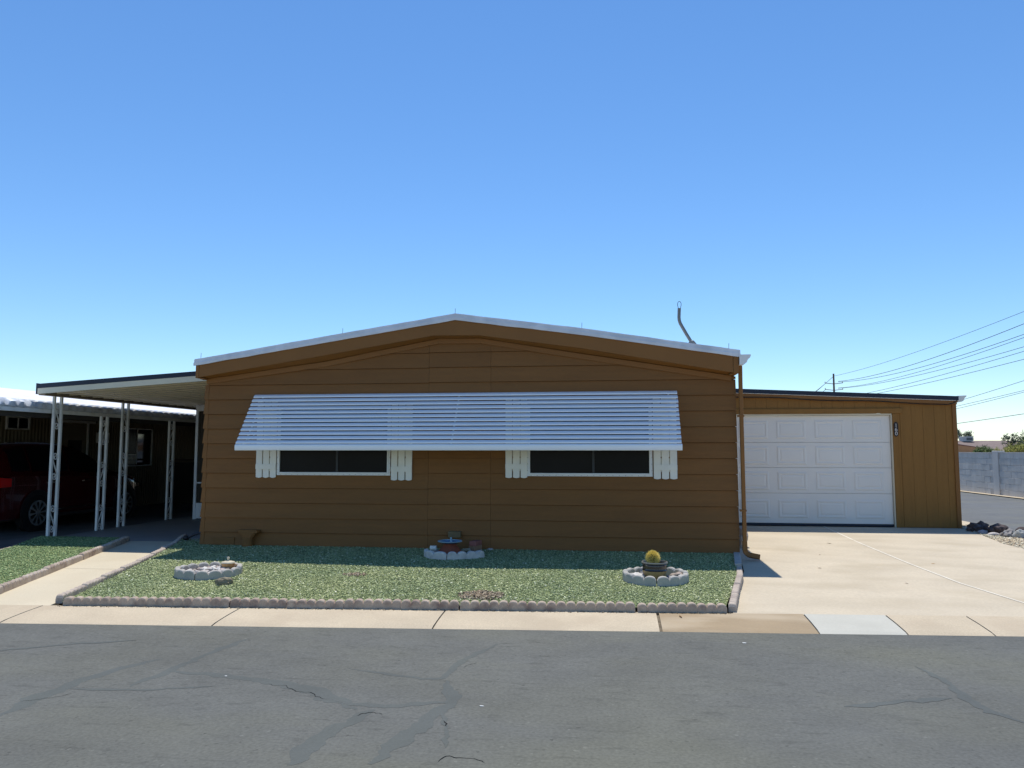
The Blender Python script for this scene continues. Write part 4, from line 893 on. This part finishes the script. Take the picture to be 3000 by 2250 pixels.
while y < 13.5:                                                  # crimped metal edge, one length at a time
    L = min(1.22, 13.5-y); n = int(L/.04); vs = []
    for i in range(n+1):
        yy = y+L*i/n; q = .016*math.sin(yy*31)+.010*math.sin(yy*11.3)
        vs += [(-9.30+q, yy, 2.125), (-9.285+q*.3, yy, 2.15), (-9.30+q*1.2, yy, 2.215), (-9.36, yy, 2.262)]
    MB().add(vs, [(4*i+k, 4*i+k+1, 4*i+5+k, 4*i+4+k) for i in range(n) for k in range(3)]).build('edge_trim', GALV, C2, smooth=True); y += 1.22
MB().prism([(-9.36, 2.264), (-12.4, 2.50), (-12.4, 2.48), (-9.36, 2.247)], -1.6, 13.5, 'y').build('roof', ROOFW, C2)
MB().prism([(-9.40, 2.244), (-12.4, 2.477), (-12.4, 2.46), (-9.40, 2.228)], -1.6, 13.5, 'y').build('ceiling', BEIGED, C2)  # underside coloured dark to deepen the shade in the carport
MB().box(-9.345, -9.295, -1.6, 13.5, 2.06, 2.123).build('beam', POSTW, C2)
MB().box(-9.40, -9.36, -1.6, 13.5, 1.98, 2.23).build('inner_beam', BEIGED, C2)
MB().box(-12.55, -9.42, 13.42, 13.48, -.05, 2.3).build('added_shade_wall', BEIGED, C2)  # added wall, blocks sky light entering at the carport's far end
for yy in (-.42, 2.16, 4.36, 6.9, 9.6, 12.2): ornate_post(C2, -9.22, yy, -.04, 2.06, -1)
# clutter in the back of the carport
LP = empty('lattice_panel', (-11.9, 9.6, -.05), 'dark framed panel leaning at the back of the carport', 'panel')
MB().box(-12.35, -11.55, 9.55, 9.60, -.05, 1.1).build('board', BEIGED, LP); 
for q in ((-12.4, -12.35, 9.53, 9.62, -.05, 1.15), (-11.55, -11.50, 9.53, 9.62, -.05, 1.15), (-12.4, -11.5, 9.53, 9.62, 1.15, 1.20)): MB().box(*q).build('frame', P('brown_frame', (.09, .06, .04), .7, .1), LP)
CH = empty('garden_chair', (-10.6, 8.4, -.05), 'pale plastic garden chair standing in the dark carport', 'chair')
GRC = P('grey_chair_plastic', (.30, .29, .27), .6, .1)
MB().box(-10.85, -10.4, 8.2, 8.65, .36, .40).build('seat', GRC, CH, bevel=.01); MB().box(-10.85, -10.4, 8.62, 8.67, .40, .80).build('backrest', GRC, CH, bevel=.01)
for a in (-10.83, -10.45):
    for b in (8.22, 8.60): MB().box(a, a+.035, b, b+.035, -.05, .36).build('leg', GRC, CH)
CH2 = empty('folding_stool', (-9.7, 7.2, -.05), 'low dark metal stool near the back carport posts', 'stool')
MB().box(-9.95, -9.55, 7.0, 7.4, .36, .39).build('seat', GRC, CH2)
for a in (-9.93, -9.60):
    for b in (7.02, 7.34): MB().box(a, a+.025, b, b+.025, -.05, .36).build('leg', BLACK, CH2)

# ================================================================== dark red car in the carport
CX, CY, CZ = -11.47, 1.20, -.05; HWd = .92
CAR = empty('parked_car', (CX, CY+2.2, CZ), 'dark red sport utility car parked in the shaded carport', 'car')
st = [0, .06, .16, .32, .52, .80, 1.2, 1.6, 2.0, 2.4, 2.7, 3.0, 3.25, 3.45, 3.7, 4.0, 4.25, 4.40, 4.48]
wid = lambda y: HWd*lerp([(0, .80), (.10, .90), (.35, .97), (1, 1.), (3.2, 1.), (4.0, .96), (4.3, .86), (4.48, .66)], y)
zrf = lambda y: lerp([(0, 1.00), (.06, 1.12), (.16, 1.28), (.32, 1.47), (.52, 1.57), (.8, 1.62), (1.4, 1.655), (2.0, 1.64), (2.4, 1.56), (2.7, 1.44), (3.0, 1.27), (3.25, 1.12), (3.45, 1.045), (3.7, 1.01), (4.0, .96), (4.25, .88), (4.4, .78), (4.48, .68)], y)
zbl = lambda y: lerp([(0, .93), (.5, 1.06), (1.5, 1.03), (3.2, .98), (3.45, .96), (4., .90), (4.3, .80), (4.48, .62)], y)
zsl = lambda y: lerp([(0, .36), (.3, .27), (4.2, .25), (4.48, .32)], y)
def sect(y):
    w_, zb, zt, zs = wid(y), zbl(y), zrf(y), zsl(y); cab = max(0., min(1., (zt-zb-.06)/.5))
    return [(w_*.80, zs-.04), (w_*.96, zs), (w_*1.0, zs+.12), (w_*.985, .58*zb+.42*zs), (w_*1.0, zb-.13), (w_*.985, zb-.03), (w_*(.95), zb),
            (w_*(.90-.14*cab), zb+(zt-zb)*.72), (w_*(.82-.14*cab), zb+(zt-zb)*.92), (w_*.55, zt-.004), (0, zt+.012)]
bd = MB(); vs = []; K = 21
for y in st:
    s_ = sect(y); full = s_+[(-a, b) for a, b in s_[-2::-1]]
    vs += [(CX+a, CY+y, CZ+b) for a, b in full]
bd.add(vs, [(K*i+k, K*i+k+1, K*(i+1)+k+1, K*(i+1)+k) for i in range(len(st)-1) for k in range(K-1)]+[tuple(range(K)), tuple(K*(len(st)-1)+k for k in range(K))])
BODY = bd.build('body', CARRED, CAR, smooth=True)
def glass(y0, y1, f0=.10, f1=.86, sgn=1):
    n = 6; vs = []
    for i in range(n+1):
        y = y0+(y1-y0)*i/n; s_ = sect(y); A, B, Cc = s_[6], s_[7], s_[8]
        def on(f): 
            return (A[0]+(B[0]-A[0])*f/.72, A[1]+(B[1]-A[1])*f/.72) if f < .72 else (B[0]+(Cc[0]-B[0])*(f-.72)/.2, B[1]+(Cc[1]-B[1])*(f-.72)/.2)
        for f in (f0, .72, f1): a, b = on(f); vs.append((CX+sgn*(a+.006), CY+y, CZ+b+.004))
    return MB().add(vs, [(3*i+k, 3*i+k+1, 3*i+4+k, 3*i+3+k) for i in range(n) for k in range(2)])
for a, b in ((.50, .92), (.98, 1.92), (1.98, 2.85)): glass(a, b).build('side_window', CARGLASS, CAR, smooth=True)
for a, b in ((.50, .92), (.98, 1.92), (1.98, 2.85)): glass(a, b, sgn=-1).build('side_window', CARGLASS, CAR, smooth=True)
vs = []
for y in (.10, .16, .24, .32, .42):
    for t in (-1, -.5, 0, .5, 1): vs.append((CX+t*wid(y)*.62, CY+y-.012, CZ+zrf(y)+.006-.012*abs(t)))
MB().add(vs, [(5*i+k, 5*i+k+1, 5*i+6+k, 5*i+5+k) for i in range(4) for k in range(4)]).build('rear_window', CARGLASS, CAR, smooth=True)
vs = []
for y in (2.35, 2.6, 2.85, 3.1, 3.35):
    for t in (-1, -.5, 0, .5, 1): vs.append((CX+t*wid(y)*.62, CY+y+.010, CZ+zrf(y)+.014-.014*abs(t)))
MB().add(vs, [(5*i+k, 5*i+k+1, 5*i+6+k, 5*i+5+k) for i in range(4) for k in range(4)]).build('windscreen', CARGLASS, CAR, smooth=True)
side_x = lambda y, z: CX+wid(y)*1.0
for sg in (1, -1):
    tl = MB(); vs = []
    for y in (.0, .05, .12, .25, .42):
        w_ = wid(y)*1.005+.010
        vs += [(CX+sg*w_, CY+y-.004, CZ+.83+.04*y), (CX+sg*w_, CY+y-.004, CZ+1.03-.10*y), (CX+sg*(w_-.06), CY+y-.03, CZ+.83+.04*y), (CX+sg*(w_-.06), CY+y-.03, CZ+1.03-.1*y)]
    tl.add(vs, [(4*i, 4*i+1, 4*i+5, 4*i+4) for i in range(4)]+[(4*i+2, 4*i+3, 4*i+7, 4*i+6) for i in range(4)]+[(4*i+1, 4*i+3, 4*i+7, 4*i+5) for i in range(4)]+[(0, 1, 3, 2), (16, 17, 19, 18)])
    tl.build('tail_light', TAIL, CAR)
    MB().box(min(CX+sg*.55, CX+sg*.80), max(CX+sg*.55, CX+sg*.80), CY+4.30, CY+4.42, CZ+.66, CZ+.78).build('headlight', CHROME, CAR, bevel=.02)
    xs_ = CX+sg*(HWd+.004); xo = xs_+sg*.014
    for y in (1.28, 2.28): MB().box(min(xs_, xo), max(xs_, xo), CY+y, CY+y+.20, CZ+.875, CZ+.905).build('door_handle', CHROME, CAR, bevel=.004)
    for y in (1.46, 2.36): MB().box(min(xs_, xo), max(xs_, xo), CY+y, CY+y+.86, CZ+.365, CZ+.395).build('sill_trim', CHROME, CAR, bevel=.004)
    MB().box(min(xs_, xo)-.004, max(xs_, xo), CY+1.4, CY+3.25, CZ+.24, CZ+.30).build('rocker_panel', BLACK, CAR)
    mm = MB().lathe([(.0, -.09), (.06, -.08), (.085, 0), (.07, .07), (.0, .09)], (CX+sg*(HWd+.10), CY+2.75, CZ+1.05), 14).build('wing_mirror', CARRED, CAR, smooth=True)
    for wy in (1.05, 3.65):
        x0 = CX+sg*(HWd-.03)
        ar = MB().lathe([(.0, 0), (.405, 0), (.405, .012*sg), (.0, .012*sg)], (CX+sg*(HWd-.004), CY+wy, CZ+.36), 32, 'x').build('wheel_arch', BLACK, CAR)
        WH = MB().lathe([(.235, -.10), (.30, -.11), (.335, -.095), (.34, 0), (.335, .095), (.30, .11), (.235, .10)], (x0-sg*.06, CY+wy, CZ+.34), 36, 'x').build('wheel', TYRE, CAR, smooth=True)
        xr = x0+sg*.048
        MB().lathe([(.205, 0), (.232, 0), (.232, .012*sg), (.205, .012*sg)], (xr, CY+wy, CZ+.34), 36, 'x', ring=True).build('rim', ALLOY, WH)
        MB().lathe([(.0, 0), (.055, 0), (.052, .02*sg), (.03, .03*sg), (.0, .03*sg)], (xr, CY+wy, CZ+.34), 20, 'x').build('hub_cap', ALLOY, WH, smooth=True)
        for q in range(10):
            a = 2*math.pi*q/10+.1; rr = [(.05, .010), (.14, .014), (.222, .030)]; p = []
            for r_, hw_ in rr: p.append((r_*math.cos(a)-hw_*math.sin(a), r_*math.sin(a)+hw_*math.cos(a)))
            for r_, hw_ in rr[::-1]: p.append((r_*math.cos(a)+hw_*math.sin(a), r_*math.sin(a)-hw_*math.cos(a)))
            MB().prism([(CY+wy+u, CZ+.34+v) for u, v in p], xr+sg*.004, xr+sg*.016, 'x').build('spoke', ALLOY, WH)
MB().box(CX-.80, CX+.80, CY-.05, CY+.06, CZ+.30, CZ+.50).build('rear_bumper', BLACK, CAR, bevel=.03, seg=2)
MB().box(CX-.26, CX+.26, CY-.02, CY+.01, CZ+.70, CZ+.82).build('licence_plate', POSTW, CAR)

# ================================================================== block wall and what stands beyond it
BWX = 12.70
BW = empty('block_wall', (BWX, 17, -.06), 'grey painted concrete block wall along the far side of the side street', 'wall')
core = MB().box(BWX+.012, BWX+.18, -3, 60, -.10, 1.355).build('core', MORTAR, BW)
CW = [.203*i-.055 for i in range(8)]
bm_full = MB().box(-.10, .0, -.198, .198, 0, .196).mesh('block', (0, 0, 0), .004); bm_full.materials.append(BLOCKM)
rest = MB()
for r_ in range(7):
    y = -2.9+(.2 if r_ % 2 else 0)
    while y < 40:
        if 12.5 < y < 23.5 and not (16.35 < y+.2 < 16.95):
            o = bpy.data.objects.new('block', bm_full); COL.objects.link(o); o.parent = core; o.location = Vector((BWX+.10+.0015*rng.normal(), y+.2, CW[r_]))-wloc(core)
        elif not (16.35 < y+.2 < 16.95): rest.box(BWX, BWX+.10, y+.002, y+.398, CW[r_], CW[r_]+.196)
        y += .40
tag(rest.build('outer_blocks', BLOCKM, core), kind='stuff')
MB().box(BWX-.025, BWX+.20, 16.45, 16.85, -.10, 1.42).build('pilaster', BLOCKM, BW, bevel=.01)
MB().box(BWX-.012, BWX+.19, -3, 16.45, 1.355, 1.375).build('cap', BLOCKM, BW); MB().box(BWX-.012, BWX+.19, 16.85, 60, 1.345, 1.365).build('cap', BLOCKM, BW)
# far house
def far(u): return u
FH = empty('far_house', (50, 100, -.2), 'far brown-shingled house showing above the block wall', 'house')
# ridge runs to the right, gable end towards the left
MB().add([(44.0, 101, 2.70), (58.5, 104, 2.72), (60.5, 95.5, 1.10), (49.2, 92.5, 1.22), (42.0, 110, 1.1), (57, 113, 1.1)], [(0, 3, 2, 1), (0, 1, 5, 4)]).build('roof', SHINGLE, FH)
MB().add([(44.05, 101, 2.63), (48.9, 92.6, 1.17), (48.9, 92.6, -.2), (42.1, 109.8, -.2), (42.1, 109.8, 1.03)], [(0, 1, 2, 3, 4)]).build('gable_wall', FARWALL, FH)
MB().add([(48.9, 92.6, 1.17), (60.4, 95.6, 1.05), (60.4, 95.6, -.2), (48.9, 92.6, -.2)], [(0, 1, 2, 3)]).build('front_wall', FARWALL, FH)
MB().add([(43.95, 101, 2.72), (49.2, 92.45, 1.24), (49.2, 92.45, 1.08), (43.95, 101, 2.55)], [(0, 1, 2, 3)]).build('rake_board', REDWALL, FH)
MB().add([(54.4, 96, 1.98), (53.2, 90, 1.80), (50.6, 91, 1.28), (50.9, 96, 1.4)], [(0, 1, 2, 3)]).build('porch_roof', ROOFW, FH)
MB().add([(53.3, 89.9, 1.82), (55.2, 90.6, 1.40), (55.2, 90.6, -.2), (50.7, 89.0, -.2), (50.7, 89.0, 1.2)], [(0, 1, 2, 3, 4)]).build('porch_gable', REDWALL, FH)
EC = empty('roof_cooler', (47.2, 101.2, 2.6), 'grey box cooler on the ridge of the far house', 'cooler')
MB().box(47.4, 48.7, 100.6, 101.8, 2.60, 3.18).build('cabinet', P('pale_grey_cabinet', (.42, .45, .46), .6, .05, 1.), EC); MB().box(47.85, 48.6, 100.55, 100.6, 2.75, 3.10).build('louvre', P('dark_louvre', (.10, .12, .13), .7, .05, 1.), EC); MB().box(47.35, 48.75, 100.55, 101.85, 3.18, 3.24).build('lid', ROOFW, EC)
LEAF = {}
def leafmat(n_, a, b, c):
    if n_ not in LEAF: LEAF[n_] = island_mat(n_, [(0, a), (.5, b), (1, c)], .7, .3)
    return LEAF[n_]
def tree(name, x, y, z0, lobes, leaves, size, mat, label, cat, trunk_h, trunk_r):
    T = empty(name, (x, y, z0), label, cat); tm = MB().tube([(x, y, z0), (x+.1, y, z0+trunk_h*.5), (x-.05, y+.05, z0+trunk_h)], [trunk_r, trunk_r*.8, trunk_r*.5], 8)
    TR = tm.build('trunk', BARK, T, smooth=True)
    for (lx, ly, lz, rx, rz_) in lobes:
        MB().tube([(x, y, z0+trunk_h*.6), ((x+lx)/2*1.0, (y+ly)/2, (z0+trunk_h*.7+lz)/2), (lx, ly, lz)], [trunk_r*.5, trunk_r*.35, trunk_r*.1], 6).build('limb', BARK, TR)
    cm = MB(); tot = sum(l[3]**2*l[4] for l in lobes)
    for (lx, ly, lz, rx, rz_) in lobes:
        n = int(leaves*rx*rx*rz_/tot); cl = max(6, n//22)
        cen = []
        for _ in range(cl):
            d = Vector(rng.normal(size=3)).normalized()*(.55+.5*rng.random()); cen.append(Vector((lx+d.x*rx, ly+d.y*rx, lz+d.z*rz_)))
        for i in range(n):
            c = cen[int(rng.integers(cl))]+Vector(rng.normal(size=3))*rx*.16; a = Vector(rng.normal(size=3)).normalized(); b = a.orthogonal().normalized(); s = size*(.6+.8*rng.random())
            cm.add([c-a*s, c+b*s*.45, c+a*s, c-b*s*.45], [(0, 1, 2, 3)])
    o = cm.build('crown', mat, T); tag(o, kind='stuff'); return T
DG = leafmat('dark_grey_green_leaves', (.04, .06, .035), (.075, .105, .06), (.13, .16, .10)); MG = leafmat('mid_green_leaves', (.04, .075, .02), (.085, .14, .035), (.16, .22, .07)); YG = leafmat('yellow_green_leaves', (.12, .14, .02), (.25, .26, .04), (.38, .36, .09))
tree('tree', 49.3, 108, -.2, [(47.6, 108, 3.1, 1.3, .8), (49.0, 108, 3.6, 1.3, .8), (50.6, 108, 3.4, 1.0, .9), (51.3, 108, 3.0, .6, .6)], 2600, .15, DG, 'dark leafy tree behind the roof cooler of the far house', 'tree', 2.6, .16)
tree('tree', 35.0, 62, -.2, [(34.55, 62, 2.05, .40, .7), (35.0, 62, 2.35, .35, .6), (35.4, 62, 1.9, .5, .7)], 1500, .075, DG, 'airy grey-green tree rising beyond the wall near the right edge', 'tree', 2.4, .14)
tree('tree', 36.9, 63, -.2, [(36.3, 63, 2.6, .5, .85), (37.1, 63, 2.45, .7, .9), (36.7, 63, 1.7, 1.0, .7)], 2600, .08, MG, 'taller green tree at the right edge beyond the wall', 'tree', 2.6, .16)
tree('shrub', 18.75, 31, -.2, [(18.75, 31, 1.38, .36, .26), (18.5, 31, 1.30, .26, .2), (19.05, 31, 1.30, .28, .2)], 2200, .045, MG, 'rounded green bush showing just over the wall', 'shrub', 1.0, .05)
tree('shrub', 20.6, 31.5, -.2, [(19.95, 31.5, 1.32, .38, .26), (20.5, 31.5, 1.45, .45, .30), (21.3, 31.5, 1.45, .6, .32)], 3600, .045, YG, 'yellow-green bush spreading over the wall at the right edge', 'shrub', 1.0, .06)

# ================================================================== power line
def pole(x, y, h, label):
    U = empty('utility_pole', (x, y, -.2), label, 'utility pole')
    PO = MB().tube([(x, y, -.2), (x, y, h)], [.20, .13], 10).build('pole', WOODP, U, smooth=True)
    for z in (11.75, 10.75, 9.35):
        if z < h:
            MB().tube([(x-1.35, y, z+.10), (x, y, z-.05), (x+1.35, y, z+.10)], .05, 6).build('crossarm', WOODP, U)
            for s in (-1.3, 1.3): MB().lathe([(.05, 0), (.08, .04), (.05, .08), (.08, .12), (.04, .2)], (x+s, y, z+.12), 8).build('insulator', EDGEG, U)
P1 = (34.6, 114.0); P0 = (44.0, 200.0); P2 = (25.0, 26.5)
pole(*P1, 13.3, 'far utility pole with crossarms above the garage roof'); pole(*P0, 13.3, 'most distant utility pole hidden beyond the garage'); pole(*P2, 12.6, 'near utility pole beyond the right edge')
wires = [('topmost power line', [(34.6,114.0,12.93),(29.3,65.7,10.85),(26.7,42.3,10.44),(25.3,28.9,10.31)], .016), ('second power line from the top', [(34.2,110.2,11.78),(29.2,65.2,9.71),(26.7,42.4,9.69),(25.3,29.0,9.78)], .022),
 ('third power line from the top', [(34.2,110.2,11.69),(29.2,64.9,9.20),(26.7,42.5,9.02),(25.3,29.0,9.01)], .020), ('fourth power line from the top', [(34.2,110.3,10.79),(29.1,64.6,8.82),(26.7,42.5,8.79),(25.3,29.1,8.87)], .018),
 ('fifth power line from the top', [(34.2,110.3,10.73),(29.1,64.7,8.51),(26.7,42.5,8.17),(25.2,29.1,8.05)], .018), ('sixth power line from the top', [(34.5,113.8,9.40),(31.0,82.2,8.29),(26.7,42.6,7.89),(25.2,29.1,7.83)], .018),
 ('seventh power line from the top', [(34.8,116.5,9.26),(30.5,77.6,7.89),(26.7,42.6,7.35),(25.2,29.2,7.22)], .018), ('eighth power line, lower and apart', [(34.6,115.1,5.05),(27.9,54.0,5.46),(26.7,42.7,5.96),(25.2,29.2,6.64)], .016),
 ('upper of the close pair of low cables', [(34.6,115.1,4.90),(28.1,56.0,5.01),(26.7,42.8,5.31),(25.2,29.3,5.68)], .015), ('lower of the close pair of low cables', [(34.6,115.1,4.75),(28.1,56.0,4.80),(26.7,42.8,5.21),(25.2,29.3,5.71)], .015),
 ('lowest cable crossing just above the far trees', [(34.6,115.2,3.54),(28.1,55.9,3.60),(26.7,42.9,3.80),(25.2,29.5,4.04)], .020)]
def lag(pts, n=26):
    P_ = np.array(pts); t = (P_[:, 1]-P_[0, 1])/(P_[-1, 1]-P_[0, 1]); out = []
    cx_, cy_, cz_ = [np.polyfit(t, P_[:, i], 2) for i in range(3)]
    return [(np.polyval(cx_, q), np.polyval(cy_, q), np.polyval(cz_, q)) for q in np.linspace(0, 1.0, n)]
for lb, pts, r_ in wires:
    pp = lag(pts); o = MB().tube(pp, [r_*(.55+.9*(p[1]+11)/125) for p in pp], 5).build('power_line', WIREM); tag(o, lb+' running in from the right', 'power line', 'power lines at the right')
for lb, z, dx in (('upper', 12.9, 0.), ('middle', 11.75, -1.3), ('lower', 10.8, -1.3)):
    pp = [(P1[0]+dx+(P0[0]-P1[0])*t, P1[1]+(P0[1]-P1[1])*t, z-5.5*t*(1-t)) for t in np.linspace(0, 1, 14)]
    o = MB().tube(pp, .035, 5).build('power_line', WIREM); tag(o, lb+' power line sloping down left from the far pole', 'power line', 'power lines left of the far pole')
